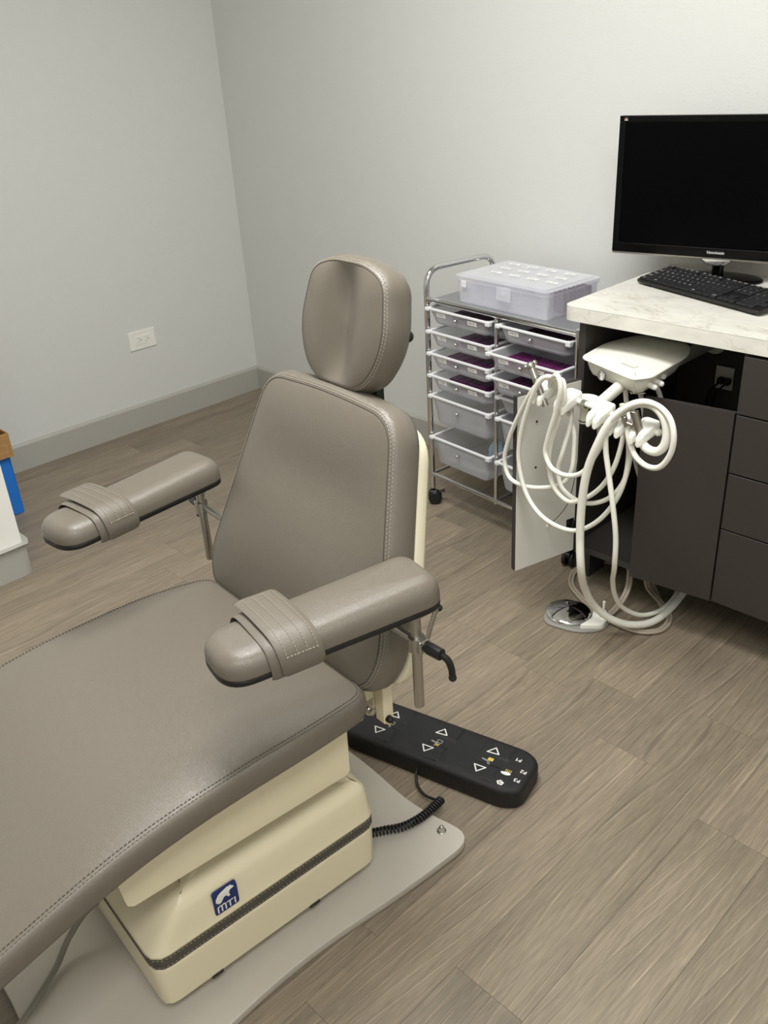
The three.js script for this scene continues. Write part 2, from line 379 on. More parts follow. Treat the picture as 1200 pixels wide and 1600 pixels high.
// ------------------------------------------------------------------ dental chair (local z towards the foot end)
{
  const chair = thing('dental_chair', 'taupe leather dental chair with cream base and two padded armrests', 'dental chair', [2.03, 0, 1.45], -0.0785);
  // base plate
  const plateOut = rounded([[0.262, -0.185, 0.05], [0.262, -0.03, 0.2], [0.245, 0.20, 0.2], [0.275, 0.42, 0.2], [0.262, 0.60, 0.06], [0, 0.555, 0.2], [-0.262, 0.60, 0.06], [-0.275, 0.42, 0.2], [-0.245, 0.20, 0.2], [-0.262, -0.03, 0.2], [-0.262, -0.185, 0.05], [-0.13, -0.150, 0.1], [0, -0.158, 0.1], [0.13, -0.150, 0.1]], 200);
  const plate = part('base_plate', pad({ out: plateOut, edge: [[0.004, 0], [0.004, 0.004], [0, 0.0045], [0, 0.0175], [0.0015, 0.019]], map: (u, v, h) => [u, h, v], rings: 3, centre: [0, 0.2] }), M.plate, chair);
  for (const [x, z] of [[0.212, -0.147], [-0.212, -0.147], [0.212, 0.55], [-0.212, 0.55]]) {
    part('bolt', [place(lathe([[0, 0], [0.0085, 0], [0.0085, 0.0015], [0.006, 0.002], [0.006, 0.007], [0.0045, 0.008], [0.0042, 0.011], [0.002, 0.0135], [0, 0.014]], 20), [x, 0.019, z])], M.chromeSoft, plate);
  }
  // housing
  const hOut = rounded([[-0.2, -0.012, 0.026], [0.2, -0.012, 0.026], [0.2, 0.4, 0.026], [-0.2, 0.4, 0.026]], 120);
  const flat = (u, v, h) => [u, h, v];
  part('foot_riser', span(-0.16, 0.16, 0.019, 0.05, 0.03, 0.36, 0.004), M.plate, chair);
  const low = part('lower_housing', pad({ out: hOut, edge: [[0.010, 0.041], [0.006, 0.0425], [0.0035, 0.046], [0.001, 0.085], [0, 0.118], [0, 0.126], [0.003, 0.1285]], map: flat, rings: 3 }), M.cream, chair);
  for (const z of [0.115, 0.30]) part('clip', span(0.192, 0.1972, 0.0395, 0.0470, z, z + 0.02, 0.001), M.blackPlastic, low);
  const strip = part('accent_strip', pad({ out: hOut, edge: [[0.004, 0.128], [-0.0005, 0.129], [-0.0005, 0.1505], [0.004, 0.1515]], map: flat, rings: 3 }), M.leatherDark, chair, 'dark stitched leather band');
  for (const h of [0.1325, 0.1475]) part('stitching', stitches(inset(hOut, -0.0006).map(p => [p[0], h, p[1]]), 0.003, 0.0035, 0.0005), M.thread, strip);
  const up = part('upper_housing', pad({ out: hOut, edge: [[0.004, 0.1515], [-0.002, 0.1525], [-0.002, 0.157], [0.0005, 0.160], [0.003, 0.185], [0.006, 0.206], [0.010, 0.215], [0.018, 0.2215], [0.030, 0.226], [0.055, 0.235], [0.085, 0.245]], map: (u, v, h) => { const k = Math.max(0, Math.min(1, (v - 0.22) / 0.18)), w = k * k * (3 - 2 * k); return [u, h, v - w * Math.max(0, h - 0.162) * 0.75]; }, rings: 6 }), M.cream, chair);
  // badge: navy plate with a white walking bear and the letters
  const badgeTex = canvasTex(256, 300, (g, w, h) => {
    g.fillStyle = '#1b2c63'; g.fillRect(0, 0, w, h);
    g.fillStyle = '#e6e4de'; g.beginPath();
    const bear = [[22, 118], [30, 82], [58, 52], [96, 38], [132, 30], [160, 22], [176, 28], [196, 24], [202, 34], [222, 50], [226, 60], [210, 66], [190, 68], [176, 76], [168, 96], [170, 120], [176, 140], [152, 144], [146, 122], [128, 110], [108, 116], [98, 132], [84, 148], [78, 162], [52, 164], [40, 150], [28, 140]];
    bear.forEach((p, i) => i ? g.lineTo(p[0], p[1]) : g.moveTo(p[0], p[1])); g.closePath(); g.fill();
    g.strokeStyle = '#e6e4de'; g.lineWidth = 15; g.lineCap = 'butt'; g.lineJoin = 'round';
    g.beginPath(); g.moveTo(34, 280); g.lineTo(34, 215); g.quadraticCurveTo(36, 196, 56, 196); g.quadraticCurveTo(74, 196, 74, 214); g.lineTo(74, 280); g.moveTo(74, 214); g.quadraticCurveTo(76, 196, 94, 196); g.quadraticCurveTo(114, 196, 114, 215); g.lineTo(114, 280); g.stroke();
    g.beginPath(); g.moveTo(126, 203); g.lineTo(196, 203); g.moveTo(160, 203); g.lineTo(160, 280); g.moveTo(214, 195); g.lineTo(214, 280); g.stroke();
  });
  {
    const o = rounded([[-0.0205, -0.023, 0.004], [0.0205, -0.023, 0.004], [0.0205, 0.023, 0.004], [-0.0205, 0.023, 0.004]], 48);
    const g = pad({ out: o, edge: [[0, 0], [0, 0.001], [0.0006, 0.0014]], lean: 0, map: (u, v, h) => [0.1985 + h - (v > 0.012 ? (v - 0.012) * 0.25 : 0), 0.186 + v, 0.275 - u], rings: 8 });
    const uv = g.attributes.uv; for (let i = 0; i < uv.count; i++) uv.setXY(i, uv.getX(i) / 0.041 + 0.5, uv.getY(i) / 0.046 + 0.5);
    part('badge', g, std(0xffffff, 0.3, 0, { map: badgeTex }), up, 'navy badge with white bear and letters');
  }
  // lift and frame under the seat
  part('lift_column', span(-0.11, 0.11, 0.22, 0.39, 0.07, 0.36, 0.01), M.cream, chair);
  part('seat_frame', [span(-0.215, 0.215, 0.372, 0.404, 0.005, 0.44, 0.006)], M.cream, chair);
  for (const s of [-1, 1]) {
    const o = rounded([[0.036, 0.278, 0.006], [0.414, 0.286, 0.012], [0.420, 0.345, 0.004], [0.43, 0.392, 0.01], [0.034, 0.398, 0.004]], 90);
    part('side_panel', pad({ out: o, edge: [[0.001, -0.003], [0, -0.002], [0, 0.002], [0.001, 0.003]], map: (u, v, h) => [s * (0.203 + h), v, u], rings: 3 }), M.cream, chair);
    part('back_upright', [span(s * 0.183 - 0.011, s * 0.183 + 0.011, 0.318, 0.47, -0.068, -0.048, 0.002), span(s * 0.165 - 0.005, s * 0.165 + 0.005, 0.34, 0.44, -0.048, -0.012, 0.002)], M.cream, chair);
    part('pivot_bolt', [rod([s * 0.168, 0.365, -0.02], [s * 0.196, 0.365, -0.02], 0.0085), rod([s * 0.19, 0.365, -0.02], [s * 0.202, 0.365, -0.02], 0.0058)], M.chromeSoft, chair);
    part('upright_knob', [rod([s * 0.19, 0.327, -0.056], [s * 0.199, 0.327, -0.056], 0.0062), ball(s * 0.199, 0.327, -0.056, 0.0062)], M.blackPlastic, chair);
  }
  part('cross_beam', span(-0.17, 0.17, 0.335, 0.365, -0.062, 0.08, 0.004), M.cream, chair);
  // seat and leg rest in one cushion
  const seatY = z => { const k = [[-0.1, 0.434], [0, 0.438], [0.12, 0.447], [0.22, 0.447], [0.33, 0.442], [0.42, 0.429], [0.5, 0.407], [0.6, 0.376], [0.75, 0.325], [0.95, 0.255], [1.1, 0.2]]; for (let i = 0; i < k.length - 1; i++) if (z <= k[i + 1][0]) { const t = (z - k[i][0]) / (k[i + 1][0] - k[i][0]); return k[i][1] + (k[i + 1][1] - k[i][1]) * t; } return 0.2; };
  const seatYs = z => (seatY(z - 0.04) + seatY(z - 0.02) + seatY(z) + seatY(z + 0.02) + seatY(z + 0.04)) / 5;
  const sOut = rounded([[-0.236, 0.0, 0.04], [0.236, 0.0, 0.04], [0.252, 0.12, 0.2], [0.252, 0.7, 0.2], [0.22, 0.95, 0.07], [-0.22, 0.95, 0.07], [-0.252, 0.7, 0.2], [-0.252, 0.12, 0.2]], 240);
  const seatMap = (u, v, h) => [u, seatYs(v) + h, v];
  // rings shrink towards the spine of the seat, so the cushion stays even along its length
  const seat = part('seat', pad({ out: sOut, edge: [[0.008, -0.043], [0.002, -0.041], [0, -0.034], [-0.001, -0.02], [0.0008, -0.010], [0.0035, -0.004], [0.0075, -0.001], [0.012, 0]], dome: (u, v, s) => 0.006 * (1 - Math.pow(s, 10)) - 0.007 * Math.pow(Math.max(0, 1 - (u / 0.2) ** 2), 1.0) * (1 - s ** 6), map: seatMap, rings: 30, centre: [0, 0.45] }), M.leather, chair);
  const seatRing = (a, h) => inset(sOut, a).map(p => seatMap(p[0], p[1], h));
  part('stitching', [stitches(seatRing(0.0118, 0.0006), 0.0036, 0.0022, 0.0006), stitches(seatRing(0.0072, -0.0010), 0.0036, 0.0022, 0.0004)], M.threadDark, seat);
  // backrest
  const ca = 0.942, sa = 0.335;
  const backMap = (u, v, h) => [u, 0.44 + v * ca + h * sa, 0.0075 - v * sa + h * ca];
  const bOut = rounded([[-0.226, -0.018, 0.045], [0.226, -0.018, 0.045], [0.253, 0.05, 0.10], [0.168, 0.408, 0.055], [0, 0.418, 0.2], [-0.168, 0.408, 0.055], [-0.253, 0.05, 0.10]], 200);
  const back = part('backrest', pad({ out: bOut, edge: [[0.014, -0.056], [0.004, -0.053], [0, -0.042], [-0.001, -0.026], [0.002, -0.012], [0.008, -0.004], [0.0135, 0]], dome: (u, v, s) => 0.010 * (1 - Math.pow(s, 7)) + 0.011 * Math.exp(-(((v - 0.12) / 0.1) ** 2)) * (1 - s ** 3) - 0.006 * Math.exp(-(((v - 0.27) / 0.06) ** 2)) * (1 - s ** 3), map: backMap, rings: 26, centre: [0, 0.18] }), M.leather, chair);
  const backRing = (a, h) => inset(bOut, a).map(p => backMap(p[0], p[1], h));
  part('stitching', [stitches(backRing(0.0102, -0.0014), 0.0036, 0.0024, 0.0007), stitches(backRing(0.0070, -0.0044), 0.0036, 0.0024, 0.0007)], M.thread, back);
  part('seam', polyTube([...backRing(0.0135, 0.0002), backRing(0.0135, 0.0002)[0]], 0.0007, 5), M.threadDark, back);
  const shOut = rounded([[-0.238, -0.005, 0.05], [0.238, -0.005, 0.05], [0.25, 0.05, 0.10], [0.165, 0.385, 0.05], [-0.165, 0.385, 0.05], [-0.25, 0.05, 0.10]], 160);
  part('back_shell', pad({ out: shOut, edge: [[0.03, -0.092], [0.008, -0.086], [0.001, -0.076], [0, -0.060], [0.003, -0.0565]], map: backMap, rings: 3 }), M.creamEdge, chair);
  // headrest: an oval cushion with a shallow trough down the middle
  const hc = 0.97, hs = 0.243;
  const headMap = (u, v, h) => [u * 0.965 + 0.002, 0.9155 + v * 0.975 * hc + h * hs, -0.165 - v * 0.975 * hs + h * hc];
  const dOut = rounded([[-0.072, -0.102, 0.06], [0.072, -0.102, 0.06], [0.118, -0.02, 0.09], [0.098, 0.085, 0.07], [0.045, 0.106, 0.06], [-0.045, 0.106, 0.06], [-0.098, 0.085, 0.07], [-0.118, -0.02, 0.09]], 160);
  const head = part('headrest', pad({ out: dOut, edge: [[0.034, -0.066], [0.014, -0.060], [0.004, -0.048], [0, -0.034], [0, -0.02], [0.003, -0.009], [0.008, -0.002], [0.0105, 0]], dome: (u, v, s) => 0.014 * (1 - Math.pow(s, 5)) * (1 - 0.25 * s) - 0.021 * Math.exp(-((u / 0.034) ** 2)) * (1 - Math.pow(s, 4)) - 0.004 * (1 - s ** 3), map: headMap, rings: 26 }), M.leather, chair);
  const headRing = (a, h) => inset(dOut, a).map(p => headMap(p[0], p[1], h));
  part('stitching', [stitches(headRing(0.0084, -0.0018), 0.0034, 0.0022, 0.0007), stitches(headRing(0.0056, -0.0048), 0.0034, 0.0022, 0.0007)], M.thread, head);
  part('seam', polyTube([...headRing(0.0105, 0.0002), headRing(0.0105, 0.0002)[0]], 0.0006, 5), M.threadDark, head);
  part('headrest_bracket', [place(box(0.09, 0.012, 0.04, 0, 0, 0, 0.003), [0.012, 0.827, -0.185], [-0.25, 0, 0]), span(-0.012, 0.03, 0.76, 0.86, -0.222, -0.205, 0.003), rod([0.07, 0.90, -0.224], [0.090, 0.90, -0.224], 0.009), ball(0.090, 0.90, -0.224, 0.009)], M.blackPlastic, chair);

  // armrests
  function armrest(cx, cz, turn, sideSign) {
    const arm = new THREE.Group(); arm.name = 'armrest'; arm.position.set(cx, 0.6, cz); arm.rotation.y = turn; chair.add(arm);
    const o = rounded([[-0.0535, -0.165, 0.036], [0.0535, -0.165, 0.036], [0.0515, 0.165, 0.042], [-0.0515, 0.165, 0.042]], 120);
    const id = (u, v, h) => [u, h, v];
    part('board', pad({ out: o, edge: [[0.002, -0.004], [0, -0.003], [0, 0.003], [0.001, 0.004]], map: id, rings: 3 }), M.blackPlastic, arm, 'black underside board');
    const grow = v => 1.13 - v * 1.1;
    const padMap = (u, v, h) => [u, 0.004 + (h - 0.004) * (h > 0.012 ? grow(v) : 1), v];
    part('pad', pad({ out: o, edge: [[0.002, 0.004], [0.0005, 0.0048], [0, 0.007], [0.0005, 0.015], [0.0025, 0.022], [0.006, 0.0275], [0.011, 0.0318], [0.017, 0.0345], [0.024, 0.036]], dome: (u, v, s) => 0.002 * (1 - s ** 2), map: padMap, rings: 16 }), M.leather, arm);
    // wrist strap: a stitched band around the pad, its loose end lapped on top
    const band = (pts, th, z0, z1, skew) => {
      const c = new THREE.CatmullRomCurve3(pts.map(p => V(p[0], p[1], 0)), false, 'centripetal'), n = 60, pos = [], uv = [], idx = [], W = 8;
      const ring = 2 * (W + 1);
      for (let i = 0; i <= n; i++) {
        const p = c.getPoint(i / n), t = c.getTangent(i / n), nx = t.y, ny = -t.x;
        for (const side of [1, 0]) for (let k = 0; k <= W; k++) {
          const kk = side ? k : W - k, w = kk / W, e = Math.min(1, Math.min(kk, W - kk) / 1 + 0.4), q = side ? th * e : th * (1 - e) * 0.5;
          pos.push(p.x + nx * q, p.y + ny * q, z0 + (z1 - z0) * w + skew * (i / n - 0.5)); uv.push(i / n * 0.2, w * 0.07);
        }
      }
      for (let i = 0; i < n; i++) for (let k = 0; k < ring; k++) { const a = i * ring + k, b = i * ring + (k + 1) % ring; idx.push(a, b + ring, b, a, a + ring, b + ring); }
      for (const [i, f] of [[0, 0], [n, 1]]) for (let k = 1; k < ring - 1; k++) f ? idx.push(i * ring, i * ring + k + 1, i * ring + k) : idx.push(i * ring, i * ring + k, i * ring + k + 1);
      const g = new THREE.BufferGeometry(); g.setAttribute('position', new THREE.Float32BufferAttribute(pos, 3)); g.setAttribute('uv', new THREE.Float32BufferAttribute(uv, 2)); g.setIndex(idx); g.computeVertexNormals();
      return { g, at: (t, w, lift) => { const p = c.getPoint(t), tt = c.getTangent(t); return [p.x + tt.y * lift, p.y - tt.x * lift, z0 + (z1 - z0) * w + skew * (t - 0.5)]; } };
    };
    const inner = band([[0.05, -0.008], [0.0530, 0.006], [0.0510, 0.02], [0.044, 0.032], [0.03, 0.0365], [0, 0.0385], [-0.03, 0.0385], [-0.046, 0.034], [-0.055, 0.022], [-0.056, 0.006], [-0.052, -0.008]], 0.0035, 0.062, 0.110, 0.010);
    part('strap_lining', inner.g, M.leather, arm);
    const outer = band([[0.035, -0.010], [0.050, -0.008], [0.0570, 0.004], [0.0565, 0.018], [0.050, 0.0325], [0.036, 0.0415], [0.01, 0.0450], [-0.02, 0.0462], [-0.045, 0.0455], [-0.060, 0.044]], 0.0042, 0.036, 0.097, 0.014);
    const strap = part('wrist_strap', outer.g, M.leather, arm);
    const rows = [];
    for (const w of [0.14, 0.36, 0.6, 0.84]) { const line = []; for (let i = 0; i <= 40; i++) line.push(outer.at(0.36 + 0.62 * i / 40, w, 0.0048)); rows.push(stitches(line, 0.003, 0.0022, 0.0006, false)); }
    { const line = []; for (let i = 0; i <= 10; i++) line.push(outer.at(0.36, 0.14 + 0.7 * i / 10, 0.0048)); rows.push(stitches(line, 0.003, 0.0022, 0.0006, false)); }
    part('stitching', rows, M.thread, strap);
    return arm;
  }
  armrest(0.2465, 0.080, -0.150, 1); armrest(-0.285, 0.098, 0.155, -1);
  // arm posts with clamps and levers
  for (const s of [1, -1]) {
    const x = s * 0.30, z = -0.033, post = part('arm_post', [rod([x, 0.432, z], [x, 0.596, z], 0.0076, 0.0076, 24)], M.steel, chair);
    part('clamp', [rod([x, 0.532, z], [x, 0.555, z], 0.0118, 0.0118, 24), place(box(0.016, 0.022, 0.020, 0, 0, 0, 0.003), [x + s * 0.008, 0.5435, z - 0.002]),
      rod([x + s * 0.012, 0.5435, z - 0.004], [x + s * 0.0165, 0.5435, z - 0.004], 0.0095, 0.0095, 24), place(box(0.0035, 0.058, 0.008, 0, 0, 0, 0.001), [x + s * 0.013, 0.568, z - 0.016], [-0.42, 0, 0]), s > 0 ? span(0.235, x, 0.5385, 0.5485, z - 0.008, z + 0.002, 0.002) : span(x, -0.225, 0.5385, 0.5485, z - 0.008, z + 0.002, 0.002)], M.steel, chair);
    part('clamp_lever', [rod([x + s * 0.010, 0.5435, z - 0.004], [x + s * 0.024, 0.5435, z - 0.004], 0.0072), rod([x + s * 0.022, 0.5435, z - 0.004], [x + s * 0.044, 0.543, z - 0.006], 0.0092, 0.0088), tube([[x + s * 0.040, 0.541, z - 0.008], [x + s * 0.048, 0.532, z - 0.014], [x + s * 0.052, 0.518, z - 0.017], [x + s * 0.053, 0.503, z - 0.018]], 0.0050, 24, 10), ball(x + s * 0.053, 0.502, z - 0.018, 0.0058)], M.blackPlastic, chair);
    part('hinge_mount', [span(x - 0.010, x + 0.010, 0.588, 0.5965, z - 0.03, z + 0.012, 0.002), rod([x - 0.004, 0.589, z - 0.030], [x + s * 0.012, 0.589, z - 0.030], 0.0055)], M.steel, chair);
    part('hinge_knob', ball(x + s * 0.010, 0.590, z - 0.036, 0.005), M.blackPlastic, chair);
  }
  // power cord leaving the housing at the foot end
  part('power_cord', tube([[-0.03, 0.075, 0.385], [-0.028, 0.07, 0.42], [-0.02, 0.045, 0.46], [0.0, 0.030, 0.49], [0.022, 0.026, 0.523], [0.042, 0.022, 0.556], [0.06, 0.016, 0.60], [0.07, 0.006, 0.66], [0.05, 0.006, 0.80]], 0.0052, 80, 10), M.hoseGrey, chair);
}

// ------------------------------------------------------------------ foot control of the chair
{
  const t = thing('foot_control', 'long black rubber foot control with white triangle buttons behind the chair', 'foot control', [2.115, 0, 1.168], 0.235);
  const o = rounded([[-0.19, -0.0625, 0.012], [0.165, -0.0625, 0.06], [0.197, -0.042, 0.03], [0.197, 0.045, 0.03], [0.165, 0.0655, 0.06], [-0.19, 0.0655, 0.012]], 160);
  const px = (u, v) => [(u + 0.2) / 0.4 * 1600, (v + 0.07) / 0.14 * 560];
  const tex = canvasTex(1600, 560, (g) => {
    g.fillStyle = '#151517'; g.fillRect(0, 0, 1600, 560);
    g.lineJoin = 'round'; g.lineCap = 'round';
    const tri = (u, v, dir) => { const [x, y] = px(u, v); g.strokeStyle = '#e8e8e4'; g.lineWidth = 11; g.beginPath(); g.moveTo(x - 50, y + dir * -30); g.lineTo(x + 48, y + dir * -26); g.lineTo(x - 2, y + dir * 36); g.closePath(); g.stroke(); };
    for (const u of [-0.119, -0.006, 0.109]) { tri(u - 0.001, -0.0235, -1); tri(u - 0.008, 0.0335, 1); }
    const chairIcon = (u, v, k) => {
      const [x, y] = px(u, v); g.strokeStyle = '#d8d8d2'; g.lineWidth = 3.5;
      g.beginPath(); g.moveTo(x - 52, y - 6); g.lineTo(x + 4, y + 2); g.moveTo(x - 50, y + 2); g.lineTo(x, y + 10); g.moveTo(x + 4, y + 2); g.lineTo(x + 12, y + 40); g.moveTo(x + 16, y + 4); g.lineTo(x + 26, y + 42); g.stroke();
      g.strokeRect(x - 4, y - 34, 40, 30);
      g.strokeStyle = g.fillStyle = '#d9c052'; g.lineWidth = 8;
      if (k === 0) { g.beginPath(); g.moveTo(x - 24, y - 14); g.lineTo(x + 10, y + 16); g.moveTo(x - 22, y + 16); g.lineTo(x + 10, y - 10); g.stroke(); }
      if (k === 1) { g.beginPath(); g.moveTo(x - 6, y + 18); g.lineTo(x + 30, y + 42); g.moveTo(x + 28, y + 14); g.lineTo(x - 4, y + 44); g.stroke(); }
      if (k === 2) g.fillRect(x - 6, y - 36, 42, 34);
    };
    chairIcon(-0.117, 0.006, 0); chairIcon(-0.004, 0.008, 1); chairIcon(0.107, 0.005, 2);
    const word = (s, u, v) => { const [x, y] = px(u, v); g.save(); g.translate(x, y); g.rotate(Math.PI); g.fillStyle = '#ecece6'; g.font = 'bold 46px sans-serif'; g.textAlign = 'center'; g.textBaseline = 'middle'; g.fillText(s, 0, 0); g.restore(); };
    word('P1', 0.159, -0.0240); word('P2', 0.180, 0.0005); word('P3', 0.178, 0.0265);
    { const [x, y] = px(0.153, 0.020); g.fillStyle = '#ecece6'; g.beginPath(); g.ellipse(x, y, 34, 18, -0.15, 0, 7); g.fill(); g.beginPath(); g.ellipse(x - 26, y + 4, 20, 12, 0.3, 0, 7); g.fill(); g.fillStyle = '#c9ac3f'; for (let k = 0; k < 4; k++) g.fillRect(x - 20 + k * 14, y - 44, 7, 24); }
    { const [x, y] = px(0.152, 0.0455); g.fillStyle = '#ecece6'; g.beginPath(); g.moveTo(x - 30, y); g.lineTo(x - 4, y - 24); g.lineTo(x + 30, y - 6); g.lineTo(x + 22, y + 24); g.lineTo(x - 12, y + 24); g.closePath(); g.fill(); g.strokeStyle = '#151517'; g.lineWidth = 5; g.beginPath(); g.arc(x + 4, y + 2, 11, 0.4, 5); g.stroke(); }
  });
  const bumps = []; for (const u of [-0.119, -0.006, 0.109]) bumps.push([u + 0.008, -0.03], [u + 0.002, 0.036]);
  const rampBump = (u, v) => { let h = 0; for (const [bu, bv] of bumps) { const du = (u - bu) / 0.028, dv = (v - bv) / 0.022; if (Math.abs(du) < 1 && Math.abs(dv) < 1) h = Math.max(h, 0.0035 * (0.5 + 0.5 * du) * Math.min(1, (1 - du) * 7) * Math.min(1, (1 - Math.abs(dv)) * 5)); } return h; };
  const N = 160, gTop = pad({ out: rounded([[-0.19, -0.0625, 0.012], [0.165, -0.0625, 0.06], [0.197, -0.042, 0.03], [0.197, 0.045, 0.03], [0.165, 0.0655, 0.06], [-0.19, 0.0655, 0.012]], 320), edge: [[0.004, 0], [0.0015, 0.002], [0, 0.01], [0, 0.036], [0.0015, 0.041], [0.005, 0.0445], [0.009, 0.046]], dome: (u, v, s) => 0.002 * (1 - s ** 8) + rampBump(u, v), map: (u, v, h) => [u, h, v], rings: 60, lean: 0 });
  const uv = gTop.attributes.uv; for (let i = 0; i < uv.count; i++) uv.setXY(i, (uv.getX(i) + 0.2) / 0.4, 1 - (uv.getY(i) + 0.07) / 0.14);
  part('body', gTop, std(0xffffff, 0.5, 0, { map: tex, bumpMap: rep(paintBump, 14, 5), bumpScale: 0.0004 }), t);
  // coiled cord from the front edge to the chair base (points in chair space turned into this frame)
  const toLocal = p => { const a = -0.0785, w = V(2.03 + p[0] * Math.cos(a) + p[2] * Math.sin(a), p[1], 1.45 - p[0] * Math.sin(a) + p[2] * Math.cos(a)).sub(V(2.115, 0, 1.168)), b = -0.235; return [w.x * Math.cos(b) + w.z * Math.sin(b), w.y, -w.x * Math.sin(b) + w.z * Math.cos(b)]; };
  const lead = [[0.062, 0.022, -0.232], [0.072, 0.02, -0.212], [0.092, 0.012, -0.196], [0.12, 0.010, -0.190], [0.145, 0.012, -0.196], [0.156, 0.018, -0.198]].map(toLocal);
  part('cord_lead', tube(lead, 0.0028, 50, 8), M.blackPlastic, t);
  const spine = new THREE.CatmullRomCurve3([[0.156, 0.018, -0.200], [0.163, 0.024, -0.178], [0.169, 0.028, -0.150], [0.170, 0.030, -0.125], [0.164, 0.030, -0.095], [0.150, 0.032, -0.066], [0.135, 0.036, -0.03], [0.12, 0.040, 0.01]].map(p => V(...toLocal(p))));
  const coil = [], turns = 33, n = turns * 12; const fr = spine.computeFrenetFrames(n);
  for (let i = 0; i <= n; i++) { const p = spine.getPointAt(i / n), a = i / 12 * Math.PI * 2; coil.push(p.add(fr.normals[i].clone().multiplyScalar(Math.cos(a) * 0.0062)).add(fr.binormals[i].clone().multiplyScalar(Math.sin(a) * 0.0062))); }
  const cc = new THREE.CatmullRomCurve3(coil);
  part('coiled_cord', new THREE.TubeGeometry(cc, n, 0.0026, 7, false), M.blackPlastic, t);
}

// ------------------------------------------------------------------ rolling drawer cart (local x along its front, z towards the room)
const CART = [1.335, 0, 0.337], CART_TURN = -0.089;
const cartPoint = (x, y, z) => { const c = Math.cos(CART_TURN), s = Math.sin(CART_TURN); return [CART[0] + x * c + z * s, y, CART[2] - x * s + z * c]; };
const CW = 0.545, CD = 0.272, CM = CW / 2;
const labelTex = {};
// the print on the small stickers is too fine to read: rows of short dark strokes
function stickerMat(n) {
  if (!labelTex[n]) labelTex[n] = std(0xffffff, 0.6, 0, { map: canvasTex(128, 56, (g, w, h) => {
    g.fillStyle = '#f0efeb'; g.fillRect(0, 0, w, h); g.strokeStyle = '#33302f'; g.lineWidth = 4; let x = 24;
    const count = 5 + n % 2; for (let k = 0; k < count; k++) { const t = hash(n * 7 + k, 3); g.beginPath(); g.moveTo(x, 18); g.lineTo(x, 38); if (t > 0.3) g.lineTo(x + 9, t > 0.6 ? 38 : 27); if (t > 0.5) { g.moveTo(x, 19); g.lineTo(x + 9, t > 0.75 ? 19 : 30); } g.stroke(); x += k === 0 && n % 3 === 0 ? 22 : 14; }
  }) });
  return labelTex[n];
}
const drawerSpots = [];
{
  const t = thing('drawer_cart', 'chrome rolling cart with twelve frosted plastic drawers against the back wall', 'drawer cart', CART, CART_TURN);
  const r = 0.0085;
  part('side_frame', polyTube(bent([[0, 0.058, 0], [0, 0.732, 0], [0, 0.727, -CD], [0, 0.058, -CD]], 0.055, 8), r, 14), M.chrome, t, 'chrome posts joined by a raised handle');
  for (const z of [0, -CD]) part('corner_post', rod([CW, 0.058, z], [CW, 0.662, z], r, r), M.chrome, t);
  for (const z of [0, -CD]) {
    part('middle_post', rod([CM, 0.095, z], [CM, 0.648, z], 0.0058, 0.0058), M.chrome, t);
    part('bottom_rail', rod([0, 0.103, z], [CW, 0.103, z], 0.0066, 0.0066), M.chrome, t);
    part('top_rail', rod([0, 0.649, z], [CW, 0.649, z], 0.0078, 0.0078), M.chrome, t);
  }
  for (const x of [0, CM, CW]) part('side_rail', rod([x, 0.103, 0], [x, 0.103, -CD], 0.005, 0.005), M.chrome, t);
  { const g = uvBox(span(0.006, CW - 0.006, 0.644, 0.6475, -CD + 0.004, -0.004)); const uv = g.attributes.uv; for (let i = 0; i < uv.count; i++) uv.setXY(i, uv.getX(i) * 110, uv.getY(i) * 110); part('top_shelf', g, M.mesh, t, 'perforated grey metal shelf'); }
  for (const [x, z, a] of [[0, 0, -0.7], [CW, 0, 0.3], [0, -CD, 0.2], [CW, -CD, -0.4]]) {
    const c = new THREE.Group(); c.name = 'caster'; c.position.set(x, 0, z); c.rotation.y = a; t.add(c);
    for (const s of [-1, 1]) part('wheel', place(lathe([[0, -0.006], [0.017, -0.006], [0.0205, -0.004], [0.0215, 0], [0.0205, 0.004], [0.017, 0.006], [0, 0.006]], 28), [s * 0.0105, 0.0216, -0.006], [0, 0, Math.PI / 2]), M.blackPlastic, c);
    part('fork', [rod([0, 0.036, 0], [0, 0.062, 0], 0.0065), place(box(0.02, 0.016, 0.03, 0, 0, 0, 0.006), [0, 0.038, -0.002])], M.blackPlastic, c);
    part('brake_tab', place(box(0.016, 0.004, 0.02, 0, 0, 0, 0.0015), [0, 0.040, -0.028], [0.35, 0, 0]), M.blackPlastic, c);
  }
  // drawers
  const rims = [0.629, 0.563, 0.498, 0.432, 0.369, 0.237];
  const loft = (w0, d0, y0, w1, d1, y1, zc1) => {
    const N = 72, ring = (w, d, zc, rr) => rounded([[-w / 2, zc - d / 2, rr], [w / 2, zc - d / 2, rr], [w / 2, zc + d / 2, rr], [-w / 2, zc + d / 2, rr]], N);
    const A = ring(w1, d1, zc1, 0.014), B = ring(w1 - 0.010, d1 - 0.010, zc1, 0.011), C = ring(w0, d0, 0, 0.012), pos = [], uv = [], idx = [];
    const rows = [[C, y0], [A, y1 + 0.006], [B, y1]]; rows.forEach(([R, y]) => R.forEach(p => { pos.push(p[0], y, p[1]); uv.push(p[0], p[1]); }));
    for (let k = 0; k < 2; k++) for (let i = 0; i < N; i++) { const j = (i + 1) % N, a = k * N + i, b = k * N + j; idx.push(a, b, b + N, a, b + N, a + N); }
    pos.push(0, y1, zc1); uv.push(0, 0); for (let i = 0; i < N; i++) idx.push(2 * N + i, 2 * N + (i + 1) % N, 3 * N);
    const g = new THREE.BufferGeometry(); g.setAttribute('position', new THREE.Float32BufferAttribute(pos, 3)); g.setAttribute('uv', new THREE.Float32BufferAttribute(uv, 2)); g.setIndex(idx); g.computeVertexNormals(); return g;
  };
  const texts = [[0, 1], [3, 2], [6, 4], [0, 5]], textsR = [[7], [8, 10], [11], []];
